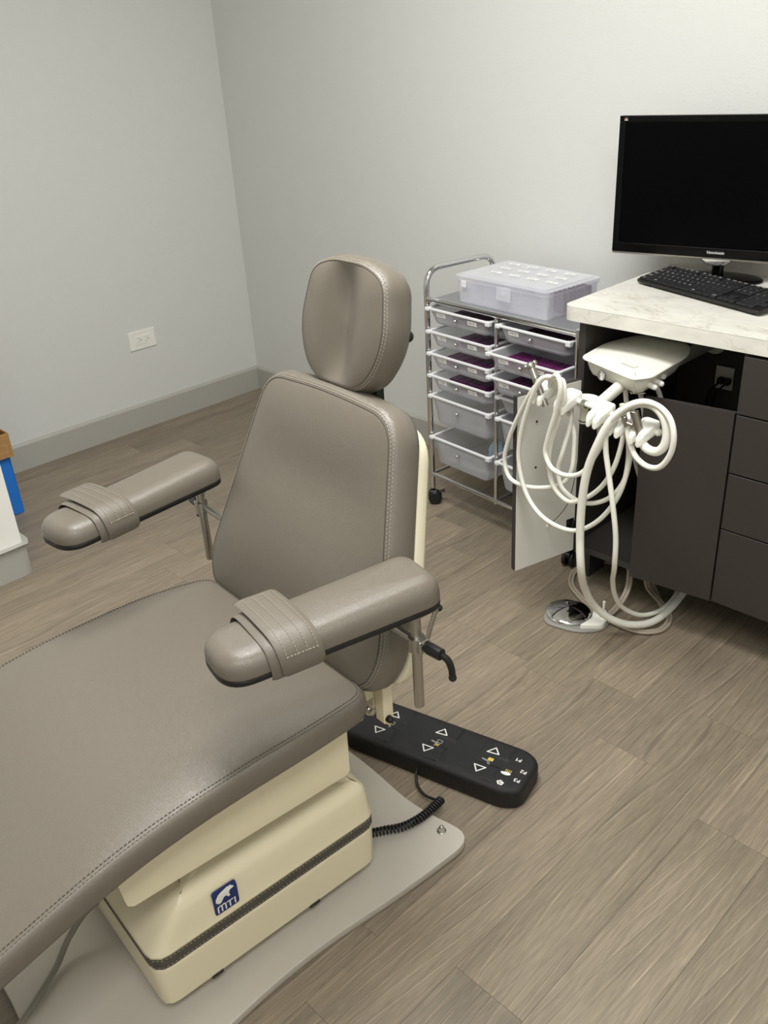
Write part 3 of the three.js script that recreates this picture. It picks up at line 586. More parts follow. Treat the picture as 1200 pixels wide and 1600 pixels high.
  for (const col of [0, 1]) rims.forEach((y, i) => {
    const deep = i > 3, h = deep ? 0.084 : 0.043, w = 0.252, d = 0.262, pull = col === 1 && i === 1 ? 0.036 : col === 1 && i === 2 ? 0.034 : 0;
    const D = new THREE.Group(); D.name = 'drawer'; D.position.set(col ? CM + CM / 2 : CM / 2, y, -d / 2 + 0.016 + pull); t.add(D);
    drawerSpots.push({ col, i, x: D.position.x, y: y - h, z: D.position.z });
    part('tub', loft(w - 0.022, d - 0.005, -0.001, w - 0.044, d - 0.022, -h, 0), M.plastic, D);
    const F = d / 2;
    part('rim', [span(-w / 2 + 0.012, w / 2 - 0.012, -0.0040, 0.002, F - 0.007, F + 0.0005, 0.0015), span(-w / 2 + 0.008, w / 2 - 0.008, -0.003, 0.002, -F, -F + 0.006, 0.001), span(-w / 2 + 0.002, -w / 2 + 0.0105, -0.003, 0.002, -F, F - 0.002, 0.001), span(w / 2 - 0.0105, w / 2 - 0.002, -0.003, 0.002, -F, F - 0.002, 0.001),
      span(-w / 2, -w / 2 + 0.016, -0.007, 0.0025, F - 0.010, F + 0.003, 0.002), span(w / 2 - 0.016, w / 2, -0.010, 0.0025, F - 0.010, F + 0.003, 0.002)], M.rim, D);
    const slope = 0.0085 / (h - 0.007), fz = yy => F - 0.0025 + (yy + 0.001) * slope, ky = deep ? -0.030 : -0.0165, tilt = Math.atan(slope);
    part('knob', place(merge([lathe([[0, 0], [0.003, 0], [0.003, 0.005], [0.0062, 0.0065], [0.0068, 0.0095], [0.0055, 0.0125], [0, 0.0142]], 18)]), [-0.004, ky, fz(ky) - 0.001], [Math.PI / 2 + tilt, 0, 0]), M.chrome, D);
    const list = col ? textsR[i] : texts[i];
    (list || []).forEach((s, k) => {
      const g = new THREE.BoxGeometry(0.034, 0.0125, 0.0006); const sy = -0.0135 - k * 0.002;
      part('label_sticker', place(g, [k ? 0.055 : -0.066, sy, fz(sy) + 0.0006], [tilt, 0, 0]), stickerMat(s), D);
    });
  });
}
// small purple boxes lying in the drawers
{
  const words = ['top', 'second', 'third', 'fourth'];
  const unitBox = (w, h, d) => {
    const g = new THREE.Group();
    part('base', box(w, h * 0.62, d, 0, h * 0.31, 0, 0.002), M.purple, g);
    const lid = part('lid', [box(w + 0.001, h * 0.36, d + 0.001, 0, h * 0.82, 0, 0.002)], M.purple, g);
    part('latch', box(w * 0.5, h * 0.3, 0.003, 0, h * 0.62, d / 2 + 0.001, 0.001), M.purpleLight, lid);
    const dots = []; for (let a = 0; a < 4; a++) for (let b = 0; b < 3; b++) dots.push(box(w * 0.1, 0.0006, d * 0.05, (a - 1.5) * w * 0.22, h * 1.0005, (b - 1) * d * 0.24));
    part('vents', dots, M.slot, lid);
    return g;
  };
  const P = unitBox(0.034, 0.027, 0.07);
  // column, row, [local x offsets], front offset
  const rows = [[0, 0, [-0.05, -0.014, 0.022, 0.058], 0.045], [0, 1, [-0.022, 0.014, 0.05, 0.086], 0.045], [0, 2, [-0.075, -0.039, -0.003, 0.033, 0.069], 0.052], [0, 3, [-0.07, -0.034, 0.002, 0.038], 0.045],
    [1, 0, [-0.05, -0.014, 0.022, 0.058], 0.06], [1, 1, [-0.075, -0.038, -0.001, 0.036, 0.073], 0.062], [1, 2, [-0.07, -0.034, 0.002, 0.038], 0.05]];
  for (const [col, i, xs, fz] of rows) {
    const s = drawerSpots.find(q => q.col === col && q.i === i);
    const rank = xs.length === 5 ? ['leftmost', 'second from left', 'middle', 'second from right', 'rightmost'] : ['leftmost', 'second from left', 'second from right', 'rightmost'];
    for (const [k, dx] of xs.entries()) {
      const label = `purple box, ${rank[k]} in the ${words[i]} drawer of the cart's ${col ? 'right' : 'left'} column`;
      const g = P.clone(true); g.name = numbered('instrument_box'); const p = cartPoint(s.x + dx, s.y + 0.0003, s.z + fz);
      g.position.set(p[0] * U, p[1] * U, p[2] * U); g.scale.setScalar(U); g.rotation.y = CART_TURN + (hash(Math.round(dx * 1000), i + col * 9) - 0.5) * 0.08;
      g.userData = { label, category: 'box', group: `purple boxes in the ${words[i]} ${col ? 'right' : 'left'} cart drawer` }; scene.add(g);
    }
  }
  const s = drawerSpots.find(q => q.col === 0 && q.i === 5), p = cartPoint(s.x + 0.06, s.y + 0.0005, s.z + 0.03);
  const c = thing('crumpled_paper', 'pale blue crumpled paper in the bottom left cart drawer', 'paper', p, 0.3);
  const g = new THREE.IcosahedronGeometry(0.03, 3), q = g.attributes.position;
  for (let i = 0; i < q.count; i++) { const v = V().fromBufferAttribute(q, i), k = 0.75 + 0.5 * noise(v.x * 90 + 5, v.y * 90 + v.z * 70); v.multiplyScalar(k); q.setXYZ(i, v.x * 0.8, (v.y + 0.022) * 1.5, v.z * 0.5); }
  g.computeVertexNormals(); g.computeBoundingBox(); g.translate(0, -g.boundingBox.min.y, 0); part('sheet', g, M.paleBlue, c);
}
// clear organiser box on the cart
{
  const p = cartPoint(0.2425, 0.6478, -0.145), t = thing('organizer_box', 'clear plastic organizer box with hinged lid on top of the cart', 'plastic box', p, CART_TURN);
  const W = 0.166, D = 0.106, H = 0.062;
  const o = rounded([[-W, -D, 0.012], [W, -D, 0.012], [W, D, 0.012], [-W, D, 0.012]], 90);
  // thin walls: outer and inner skin
  const N = o.length, wall = (a0, y0, a1, y1) => { const A = inset(o, a0), B = inset(o, a1), pos = [], uv = [], idx = []; A.forEach((q, i) => { pos.push(q[0], y0, q[1], B[i][0], y1, B[i][1]); uv.push(q[0], q[1], B[i][0], B[i][1]); }); for (let i = 0; i < N; i++) { const j = (i + 1) % N; idx.push(2 * i, 2 * j, 2 * j + 1, 2 * i, 2 * j + 1, 2 * i + 1); } const g = new THREE.BufferGeometry(); g.setAttribute('position', new THREE.Float32BufferAttribute(pos, 3)); g.setAttribute('uv', new THREE.Float32BufferAttribute(uv, 2)); g.setIndex(idx); g.computeVertexNormals(); return g; };
  part('body', [wall(0.006, 0.001, 0.002, H), wall(0.004, H, 0.009, 0.003), slab(inset(o, 0.006), 0, 0.0015)], M.plasticClear, t);
  const lid = part('lid', [wall(-0.003, H - 0.002, -0.003, H + 0.009), slab(inset(o, -0.003), H + 0.009, H + 0.011), wall(0.012, H + 0.011, 0.012, H + 0.013), slab(inset(o, 0.012), H + 0.013, H + 0.0145)], M.plasticClear, t);
  const divs = []; for (const x of [-0.115, -0.06, 0.0, 0.055]) divs.push(span(x, x + 0.0012, 0.002, H - 0.004, -D + 0.01, D - 0.01)); for (const z of [-0.035, 0.03]) divs.push(span(-W + 0.01, 0.11, 0.002, H - 0.006, z, z + 0.0012));
  part('dividers', divs, M.plasticClear, t);
  for (let k = 0; k < 7; k++) part('divider_card', span(0.118, 0.150, 0.003, H - 0.01, -0.09 + k * 0.018, -0.084 + k * 0.018), std(0x8f7d92, 0.6), t, 'grey purple card');
  const latch = part('latch', [place(box(0.05, 0.036, 0.004, 0, 0, 0, 0.0015), [0.022, H - 0.014, D + 0.006], [-0.06, 0, 0]), box(0.018, 0.010, 0.0025, 0.022, H - 0.012, D + 0.0088, 0.001)], M.plasticClear, t);
  part('tab', box(0.018, 0.018, 0.003, -0.128, H - 0.009, D + 0.004, 0.001), M.rim, t);
  for (let a = 0; a < 4; a++) for (let b = 0; b < 3; b++) { const g = new THREE.BoxGeometry(0.036, 0.0004, 0.0135); part('label_sticker', place(g, [-0.105 + a * 0.066 + b * 0.012, H + 0.0149, -0.07 + b * 0.05]), stickerMat(a + b), lid); }
}

// ------------------------------------------------------------------ base cabinets and worktop
{
  const t = thing('base_cabinet', 'dark grey base cabinet with one door wide open, white inside, and one ajar', 'cabinet', [1.935, 0, 0]);
  const X = x => x - 1.935;
  part('side', [span(0, 0.017, 0.118, 0.7135, 0.012, 0.470), span(0, 0.017, 0, 0.118, 0.012, 0.397)], M.cabinet, t);
  part('side', [span(X(2.322), X(2.339), 0.118, 0.7135, 0.012, 0.466), span(X(2.322), X(2.339), 0, 0.118, 0.012, 0.25)], M.cabinet, t);
  part('back_panel', span(0.017, X(2.322), 0.10, 0.7135, 0.012, 0.018), M.cabinetInner, t);
  part('bottom', span(0.017, X(2.322), 0.118, 0.135, 0.018, 0.468), M.cabinet, t);
  part('toe_kick', span(0.017, X(2.322), 0, 0.118, 0.20, 0.212), M.cabinetInner, t);
  part('top_rail', span(0.017, X(2.322), 0.695, 0.7135, 0.018, 0.09), M.cabinetInner, t);
  // open door: hinged at the left side panel, swung past a right angle
  const door = (name, px, pz, ang, w, y0, y1, inner) => {
    const g = new THREE.Group(); g.name = name; g.position.set(X(px), 0, pz); g.rotation.y = ang; t.add(g);
    part('board', span(0, w, y0, y1, 0, 0.0142), M.cabinet, g);
    part('liner', span(0.0005, w - 0.0005, y0 + 0.0005, y1 - 0.0005, -0.0014, 0), inner, g);
    return g;
  };
  const od = door('door', 1.9545, 0.4835, -Math.atan2(0.172, -0.047), 0.183, 0.125, 0.579, M.liner);
  const hinge = (d, y) => { part('hinge', [box(0.022, 0.030, 0.004, 0.016, y, -0.003, 0.001), box(0.012, 0.018, 0.012, 0.010, y, -0.008, 0.002), box(0.008, 0.010, 0.03, 0.003, y, -0.016, 0.001)], M.blackPlastic, d); part('screws', [0.009, -0.009].map(k => place(new THREE.CylinderGeometry(0.002, 0.002, 0.001, 10), [0.022, y + k, -0.0054], [Math.PI / 2, 0, 0])), M.chromeSoft, d); };
  hinge(od, 0.205);
  for (const y of [0.392, 0.508]) part('screw_plug', place(new THREE.CylinderGeometry(0.0028, 0.0028, 0.0012, 12), [0.128, y, -0.002], [Math.PI / 2, 0, 0]), M.slot, od);
  const dd = door('door', 2.3245, 0.4735, Math.PI + 0.115, 0.194, 0.13, 0.585, M.liner); // filled below with the outer face towards the room
  dd.children[0].position.z = -0.0142; dd.children[1].position.z = 0.0014;
  // socket on the cabinet's rear wall
}
{
  const t = thing('cabinet_outlet', 'shadowed outlet plate with two black plugs inside the open cabinet', 'outlet', [2.084, 0.479, 0.018]);
  part('cover_plate', box(0.049, 0.060, 0.004, 0, 0, 0.002, 0.0015), M.outlet, t);
  for (const [x, y, k] of [[-0.004, -0.004, 1], [0.014, -0.004, 2]]) part('plug', [box(0.015, 0.016, 0.02, x, y, 0.014, 0.003), tube([[x, y - 0.002, 0.022], [x - 0.006, y - 0.012, 0.034], [x - 0.018, y - 0.028, 0.034], [x - 0.03, y - 0.08, 0.02], [x - 0.032, -0.33, 0.03]], 0.0026, 40, 8)], M.blackPlastic, t);
}
{
  const t = thing('drawer_cabinet', 'dark grey cabinet with four handleless drawers at the right edge', 'cabinet', [2.3405, 0, 0]);
  const w = 0.46;
  part('carcass', [span(0, 0.017, 0.118, 0.7135, 0.012, 0.466), span(0, 0.017, 0, 0.118, 0.012, 0.25), span(w - 0.017, w, 0.118, 0.7135, 0.012, 0.466), span(w - 0.017, w, 0, 0.118, 0.012, 0.25), span(0.017, w - 0.017, 0.12, 0.137, 0.012, 0.466), span(0.017, w - 0.017, 0.12, 0.7135, 0.012, 0.018)], M.cabinet, t);
  part('toe_kick', span(0.0, w, 0, 0.118, 0.25, 0.262), M.cabinetInner, t);
  for (const [a, b] of [[0.13, 0.3155], [0.319, 0.4495], [0.453, 0.582], [0.5855, 0.706]]) part('drawer', span(-0.0115, w, a, b, 0.4665, 0.4845, 0.0008), M.cabinet, t);
}
{
  const t = thing('countertop', 'white marbled laminate countertop with rounded front corner and low backsplash', 'countertop', [1.897, 0, 0]);
  const o = rounded([[0, 0.0005, 0], [0.905, 0.0005, 0], [0.905, 0.487, 0], [0, 0.487, 0.028]], 200);
  const sl = (a, y0, y1, m, name) => { const g = uvBox(pad({ out: o, edge: [[a, y0], [a, y1], [a + 0.0004, y1]], map: (u, v, h) => [u, h, v], rings: 2 })); part(name, g, m, t); };
  sl(0, 0.714, 0.7452, M.laminate, 'edge_band'); sl(0.0003, 0.7452, 0.7458, M.seam, 'seam'); sl(0, 0.7458, 0.747, M.laminate, 'top_sheet');
  part('backsplash', uvBox(span(0.0, 0.905, 0.747, 0.83, 0.0005, 0.0175, 0.001)), M.laminate, t);
}
// ------------------------------------------------------------------ monitor
{
  const t = thing('monitor', 'black glossy flat monitor, switched off, on the white countertop', 'monitor', [2.072, 0.747, 0.112], 0.19);
  const b = 0.056, h = 0.310, w = 0.5125;
  part('housing', [span(-w / 2, w / 2, b, b + h, -0.004, 0.012, 0.003), place(box(0.34, 0.2, 0.03, 0, 0, 0, 0.012), [0, b + 0.15, -0.016])], M.glossBlack, t);
  part('screen', span(-w / 2 + 0.016, w / 2 - 0.016, b + 0.022, b + h - 0.015, 0.0118, 0.0124), M.screen, t);
  part('bezel', [span(-w / 2, w / 2, b, b + 0.022, 0.011, 0.0145, 0.001), span(-w / 2, w / 2, b + h - 0.014, b + h, 0.011, 0.0145, 0.001), span(-w / 2, -w / 2 + 0.0155, b + 0.022, b + h - 0.014, 0.011, 0.0145, 0.001), span(w / 2 - 0.0155, w / 2, b + 0.022, b + h - 0.014, 0.011, 0.0145, 0.001)], M.glossBlack, t);
  part('chin_trim', [span(-w / 2 + 0.001, w / 2 - 0.001, b - 0.0045, b + 0.001, 0.0, 0.0135, 0.001)], M.zinc, t, 'silver lower trim');
  { const s = new THREE.Shape(); s.moveTo(-0.036, 0); s.quadraticCurveTo(-0.018, -0.017, 0, -0.017); s.quadraticCurveTo(0.018, -0.017, 0.036, 0); s.closePath(); const g = new THREE.ExtrudeGeometry(s, { depth: 0.008, bevelEnabled: true, bevelSize: 0.0015, bevelThickness: 0.0015, bevelSegments: 2, curveSegments: 16 }); g.translate(0, b - 0.001, 0.004); part('chin_badge', g, M.chrome, t, 'chrome crescent'); }
  part('neck', [rod([0, 0.006, -0.012], [0, 0.07, -0.012], 0.0140, 0.0128, 24), rod([0, 0.045, -0.012], [0, 0.16, -0.03], 0.012, 0.012)], M.glossBlack, t);
  { const o = []; for (let i = 0; i < 96; i++) { const a = i / 96 * Math.PI * 2; o.push([Math.cos(a) * 0.105, -0.016 + Math.sin(a) * 0.055]); } part('stand_base', pad({ out: o, edge: [[0.002, 0], [0, 0.0015], [0, 0.006], [0.004, 0.008]], dome: (u, v, s) => 0.003 * (1 - s * s), map: (u, v, hh) => [u, hh, v], rings: 8 }), M.glossBlack, t); }
  const logo = canvasTex(256, 64, (g, W, H) => { g.fillStyle = '#060607'; g.fillRect(0, 0, W, H); g.fillStyle = '#e9e9e9'; g.font = 'bold 50px serif'; g.textAlign = 'center'; g.textBaseline = 'middle'; g.fillText('ViewSonic', W / 2, H / 2); });
  part('logo_print', place(new THREE.PlaneGeometry(0.041, 0.0095), [-0.003, b + 0.012, 0.0147]), std(0xffffff, 0.3, 0, { map: logo }), t, 'white brand lettering');
  const mark = canvasTex(64, 64, (g) => { g.fillStyle = '#060607'; g.fillRect(0, 0, 64, 64); const cs = ['#c9573f', '#d8a24a', '#6d83b5']; cs.forEach((c, i) => { g.fillStyle = c; g.beginPath(); g.ellipse(16 + i * 16, 26 - (i === 1 ? 6 : 0), 8, 10, 0, 0, 7); g.fill(); }); g.fillStyle = '#e6ddd2'; g.fillRect(6, 42, 52, 14); });
  part('corner_mark', place(new THREE.PlaneGeometry(0.010, 0.008), [-w / 2 + 0.0155, b + h - 0.0072, 0.0147]), std(0xffffff, 0.3, 0, { map: mark }), t, 'small coloured emblem');
}
// ------------------------------------------------------------------ keyboard
{
  const t = thing('keyboard', 'black computer keyboard on the countertop in front of the monitor', 'keyboard', [1.932, 0.747, 0.234], -0.315);
  const u = 0.01625, w = 23 * u, d = 0.112, rise = 0.135;
  const tiltMap = (x, y, z) => [x, y + 0.0045 - (z) * rise * 1.0, z];  // z runs from 0 (front) to -d (rear)
  const body = pad({ out: rounded([[0, -d, 0.004], [w, -d, 0.004], [w, 0, 0.004], [0, 0, 0.004]], 120), edge: [[0.002, 0], [0, 0.001], [0, 0.006], [0.0015, 0.0075]], map: (a, b, h) => { const q = tiltMap(a, h, b); if (h < 0.0005) q[1] = Math.max(0.0005, q[1]); return q; }, rings: 3 });
  part('body', body, M.blackPlastic, t);
  for (const x of [0.03, w - 0.03]) part('foot', span(x - 0.012, x + 0.012, 0, 0.019, -d + 0.006, -d + 0.010), M.blackPlastic, t);
  for (const x of [0.03, w - 0.03]) part('rubber_foot', span(x - 0.01, x + 0.01, 0, 0.0055, -0.012, -0.006), M.blackPlastic, t);
  const rows = [ // [start, widths...] in key units, from the rear row to the front one
    [[0, 1], [2, 1], [3, 1], [4, 1], [5, 1], [6.5, 1], [7.5, 1], [8.5, 1], [9.5, 1], [11, 1], [12, 1], [13, 1], [14, 1], [15.25, 1], [16.25, 1], [17.25, 1], [18.5, 1], [19.5, 1], [20.5, 1], [21.5, 1]],
    [...Array(13).keys()].map(i => [i, 1]).concat([[13, 2], [15.25, 1], [16.25, 1], [17.25, 1], [18.5, 1], [19.5, 1], [20.5, 1], [21.5, 1]]),
    [[0, 1.5], ...[...Array(12).keys()].map(i => [1.5 + i, 1]), [13.5, 1.5], [15.25, 1], [16.25, 1], [17.25, 1], [18.5, 1], [19.5, 1], [20.5, 1], [21.5, 1]],
    [[0, 1.75], ...[...Array(11).keys()].map(i => [1.75 + i, 1]), [12.75, 2.25], [18.5, 1], [19.5, 1], [20.5, 1]],
    [[0, 2.25], ...[...Array(10).keys()].map(i => [2.25 + i, 1]), [12.25, 2.75], [16.25, 1], [18.5, 1], [19.5, 1], [20.5, 1], [21.5, 1]],
    [[0, 1.25], [1.25, 1.25], [2.5, 1.25], [3.75, 6.25], [10, 1.25], [11.25, 1.25], [12.5, 1.25], [13.75, 1.25], [15.25, 1], [16.25, 1], [17.25, 1], [18.5, 2], [20.5, 1]]];
  const sym = ['QWERTYUIOP', 'ASDFGHJKL', 'ZXCVBNM'], tex = canvasTex(1472, 420, (g, W, H) => {
    g.fillStyle = '#1a1a1c'; g.fillRect(0, 0, W, H); g.fillStyle = '#d9d9d9'; g.font = '26px sans-serif'; g.textBaseline = 'middle';
    rows.forEach((R, r) => R.forEach(([s, ww], i) => {
      let c = ''; if (r === 0) c = i === 0 ? 'Esc' : i < 13 ? 'F' + i : 'Prt'; if (r === 1) c = '`1234567890-='[i] || (i === 13 ? '\u2190' : '7'); if (r === 2) c = i === 0 ? 'Tab' : sym[0][i - 1] || '['; if (r === 3) c = i === 0 ? 'Caps' : sym[1][i - 1] || ';'; if (r === 4) c = i === 0 ? 'Shift' : sym[2][i - 1] || ','; if (r === 5) c = i === 3 ? '' : ['Ctrl', '', 'Alt', '', 'Alt', '', '', 'Ctrl'][i] || '.';
      g.fillText(c, (s + 0.32) * 64 + 10, H * (0.045 + 0.158 * r) + 22);
    }));
  });
  const keyMat = std(0xffffff, 0.5, 0, { map: tex });
  rows.forEach((R, r) => R.forEach(([s, ww]) => {
    const x0 = 0.0035 + s * u, x1 = x0 + ww * u, zc = -d + 0.010 + r * u + (r ? 0.003 : 0) + 0.004, g = span(x0 + 0.0008, x1 - 0.0008, 0, 0.0042, zc - u / 2 + 0.0016, zc + u / 2 + (0.0), 0.0011), q = g.attributes.position, uv = g.attributes.uv;
    for (let i = 0; i < q.count; i++) { uv.setXY(i, q.getX(i) / w, 1 - (q.getZ(i) + d) / d); const m = tiltMap(q.getX(i), q.getY(i) + 0.0073, q.getZ(i)); q.setXYZ(i, ...m); }
    g.computeVertexNormals(); part('key', g, keyMat, t);
  }));
}

// ------------------------------------------------------------------ hose runs (survey units, room space)
const RUN = {
  a1: [[1.984,0.604,0.641],[2.008,0.645,0.676],[1.995,0.651,0.686],[1.969,0.624,0.681],[1.925,0.557,0.669],[1.886,0.475,0.662],[1.870,0.413,0.658],[1.886,0.377,0.661],[1.929,0.372,0.670],[1.995,0.387,0.674],[2.046,0.414,0.673],[2.065,0.450,0.672],[2.065,0.494,0.667],[2.059,0.535,0.661],[2.036,0.570,0.651],[2.016,0.586,0.637]],
  a2: [[1.992,0.606,0.643],[2.020,0.653,0.685],[2.011,0.660,0.697],[1.985,0.634,0.694],[1.952,0.562,0.688],[1.933,0.487,0.685],[1.932,0.432,0.684],[1.957,0.368,0.689],[1.998,0.332,0.695],[2.054,0.321,0.703],[2.107,0.330,0.707],[2.151,0.363,0.703],[2.187,0.415,0.700],[2.208,0.470,0.699],[2.212,0.523,0.694],[2.203,0.558,0.683],[2.180,0.575,0.658]],
  a3: [[1.977,0.599,0.640],[2.016,0.654,0.688],[2.047,0.671,0.710],[2.057,0.650,0.714],[2.044,0.591,0.710],[2.024,0.526,0.706],[2.018,0.490,0.705],[2.038,0.462,0.709],[2.081,0.458,0.714],[2.121,0.478,0.716],[2.145,0.521,0.710],[2.160,0.560,0.700],[2.163,0.587,0.675]],
  a4: [[2.000,0.608,0.644],[2.026,0.650,0.680],[2.051,0.657,0.697],[2.058,0.626,0.700],[2.045,0.572,0.697],[2.022,0.506,0.691],[2.019,0.451,0.691],[2.037,0.408,0.694],[2.079,0.390,0.700],[2.119,0.410,0.703],[2.161,0.453,0.703],[2.184,0.504,0.697],[2.187,0.553,0.680],[2.176,0.573,0.657]],
  a5: [[2.041,0.578,0.647],[2.052,0.557,0.664],[2.049,0.496,0.684],[2.037,0.445,0.682],[2.052,0.410,0.687],[2.093,0.395,0.692],[2.136,0.402,0.696],[2.181,0.433,0.697],[2.206,0.477,0.693],[2.210,0.539,0.684],[2.191,0.568,0.660]],
  hve: [[2.251,0.595,0.722],[2.258,0.585,0.727],[2.272,0.577,0.730],[2.294,0.579,0.734],[2.308,0.595,0.735],[2.310,0.623,0.733],[2.299,0.650,0.731],[2.274,0.664,0.725],[2.243,0.661,0.721],[2.211,0.641,0.723],[2.185,0.608,0.730],[2.165,0.559,0.736],[2.146,0.498,0.737],[2.137,0.421,0.737],[2.137,0.337,0.737],[2.144,0.259,0.737],[2.119,0.170,0.677],[2.117,0.100,0.631],[2.139,0.055,0.595],[2.173,0.030,0.554],[2.198,0.020,0.500],[2.201,0.018,0.414],[2.197,0.035,0.334],[2.19,0.06,0.27],[2.17,0.09,0.235]],
  sal: [[2.215,0.608,0.715],[2.226,0.584,0.722],[2.247,0.556,0.730],[2.277,0.545,0.737],[2.306,0.553,0.743],[2.328,0.587,0.747],[2.332,0.625,0.748],[2.319,0.654,0.743],[2.290,0.669,0.734],[2.259,0.670,0.732],[2.229,0.656,0.732],[2.200,0.628,0.733],[2.180,0.593,0.729],[2.180,0.554,0.729],[2.192,0.502,0.731],[2.209,0.436,0.735],[2.221,0.366,0.735],[2.219,0.293,0.728],[2.181,0.210,0.665],[2.161,0.140,0.616],[2.155,0.075,0.563],[2.172,0.035,0.511],[2.186,0.022,0.459],[2.187,0.018,0.395],[2.184,0.035,0.329],[2.175,0.06,0.27],[2.15,0.09,0.235]],
  tan1: [[2.077,0.100,0.407],[2.093,0.050,0.436],[2.095,0.020,0.470],[2.093,0.008,0.524],[2.082,0.008,0.551],[2.047,0.008,0.525],[1.990,0.008,0.497],[1.943,0.008,0.464],[1.914,0.008,0.409],[1.917,0.008,0.359],[1.948,0.010,0.315],[2.013,0.030,0.326],[2.059,0.050,0.356]],
  tan2: [[2.061,0.008,0.532],[2.122,0.008,0.542],[2.188,0.008,0.534],[2.220,0.008,0.500],[2.218,0.008,0.452],[2.190,0.008,0.411],[2.141,0.010,0.380],[2.113,0.020,0.370],[2.103,0.040,0.367]],
  tan3: [[2.179,0.050,0.324],[2.185,0.030,0.356],[2.194,0.012,0.400],[2.184,0.008,0.408],[2.131,0.010,0.362],[2.102,0.030,0.347]],
};

// ------------------------------------------------------------------ delivery unit pulled out of the cabinet
{
  const t = thing('delivery_unit', 'white dental delivery head with gauge, knobs and holder bar under the countertop', 'delivery unit', [2.06, 0, 0.46]);
  const L = (x, y, z) => [x - 2.06, y, z - 0.46];
  const o = rounded([[1.960, 0.405], [1.972, 0.520], [2.143, 0.580], [2.168, 0.545], [2.158, 0.375], [2.125, 0.30], [1.99, 0.30]].map((p, i) => [p[0] - 2.06, p[1] - 0.46, [0.03, 0.022, 0.012, 0.016, 0.03, 0.03, 0.03][i]]).reverse(), 160);
  const hd = part('head', pad({ out: o, edge: [[0.052, 0.6005], [0.034, 0.602], [0.024, 0.607], [0.017, 0.620], [0.012, 0.634], [0.010, 0.641], [0.0105, 0.6435]], map: (u, v, h) => [u, h, v], rings: 4 }), M.whiteWarm, t);
  const lid = part('lid', pad({ out: o, edge: [[0.010, 0.6432], [0.001, 0.6436], [0, 0.6455], [0.001, 0.6475], [0.004, 0.6495], [0.02, 0.652]], dome: (u, v, s) => 0.004 * (1 - s * s), map: (u, v, h) => [u, h, v], rings: 12 }), M.whiteWarm, t);
  const logo = canvasTex(256, 96, (g, w, h) => { g.fillStyle = '#ecebe0'; g.fillRect(0, 0, w, h); g.fillStyle = '#a8a698'; g.font = 'italic 64px serif'; g.textAlign = 'center'; g.textBaseline = 'middle'; g.fillText('Forest', w / 2, h / 2); });
  part('logo_print', place(new THREE.PlaneGeometry(0.042, 0.016), L(2.098, 0.6553, 0.520), [-Math.PI / 2 + 0.03, 0, -0.33]), std(0xffffff, 0.32, 0, { map: logo }), lid, 'faint grey lettering');
  // gauge on the left front face
  const gz = V(0.02, 0.05, 1).normalize(), gauge = canvasTex(128, 128, (g) => { g.fillStyle = '#eeeeea'; g.beginPath(); g.fillRect(0, 0, 128, 128); g.strokeStyle = '#333'; g.lineWidth = 5; g.beginPath(); g.arc(64, 64, 44, 2.4, 7.0); g.stroke(); g.lineWidth = 6; g.beginPath(); g.moveTo(64, 64); g.lineTo(38, 88); g.stroke(); for (let k = 0; k < 8; k++) { const a = 2.4 + k * 0.65; g.beginPath(); g.moveTo(64 + 34 * Math.cos(a), 64 + 34 * Math.sin(a)); g.lineTo(64 + 46 * Math.cos(a), 64 + 46 * Math.sin(a)); g.stroke(); } });
  { const ang = -0.335, p = L(2.038, 0.621, 0.5325); const ring = place(new THREE.TorusGeometry(0.0105, 0.0016, 10, 28), p, [0, ang, 0]); part('gauge_ring', [ring, place(new THREE.CylinderGeometry(0.0112, 0.0112, 0.006, 24), [p[0], p[1], p[2] - 0.003], [Math.PI / 2, 0, 0])], M.chrome, t); part('gauge_face', place(new THREE.CircleGeometry(0.0098, 28), [p[0] + Math.sin(ang) * 0.0011, p[1], p[2] + Math.cos(ang) * 0.0012], [0, ang, 0]), std(0xffffff, 0.3, 0, { map: gauge }), t, 'round pressure gauge dial'); }
  for (const z of [0.523, 0.496]) { const a = L(2.143, 0.622, z), b = L(2.166, 0.620, z + 0.006); part('knob', [rod(a, b, 0.0065, 0.0062), ball(...b, 0.0062)], M.white, t); }
  { const a = L(2.144, 0.622, 0.462), b = L(2.152, 0.621, 0.463); part('button', rod(a, b, 0.006, 0.0055), M.whiteWarm, t); }
  // arm and holder bar
  part('mount_arm', [rod(L(2.05, 0.575, 0.03), L(2.05, 0.575, 0.40), 0.017), rod(L(2.05, 0.575, 0.38), L(2.07, 0.605, 0.45), 0.02), rod(L(2.05, 0.575, 0.018), L(2.05, 0.575, 0.03), 0.035)], M.whiteWarm, t);
  part('swing_arm', [rod(L(2.078, 0.606, 0.50), L(2.112, 0.606, 0.664), 0.0135, 0.0125), ball(...L(2.112, 0.606, 0.664), 0.0128)], M.whiteWarm, t);
  const B0 = [1.978, 0.612, 0.650], B1 = [2.278, 0.605, 0.706];
  part('holder_bar', [rod(L(...B0), L(...B1), 0.0056), ball(...L(...B1), 0.0075), ball(...L(...B0), 0.0056)], M.whiteWarm, t);
  part('pivot_disc', [place(lathe([[0, -0.012], [0.016, -0.012], [0.026, -0.004], [0.03, 0.002], [0.029, 0.006], [0.022, 0.008], [0, 0.008]], 32), L(2.066, 0.598, 0.632)), rod(L(2.063, 0.548, 0.632), L(2.063, 0.588, 0.632), 0.0095)], M.whiteWarm, t);
  part('pivot_ring', [place(new THREE.TorusGeometry(0.0097, 0.0012, 8, 28), L(2.063, 0.553, 0.632), [Math.PI / 2, 0, 0]), rod(L(2.06, 0.535, 0.632), L(2.06, 0.548, 0.632), 0.003), rod(L(2.068, 0.538, 0.632), L(2.068, 0.548, 0.632), 0.002)], M.blackPlastic, t);
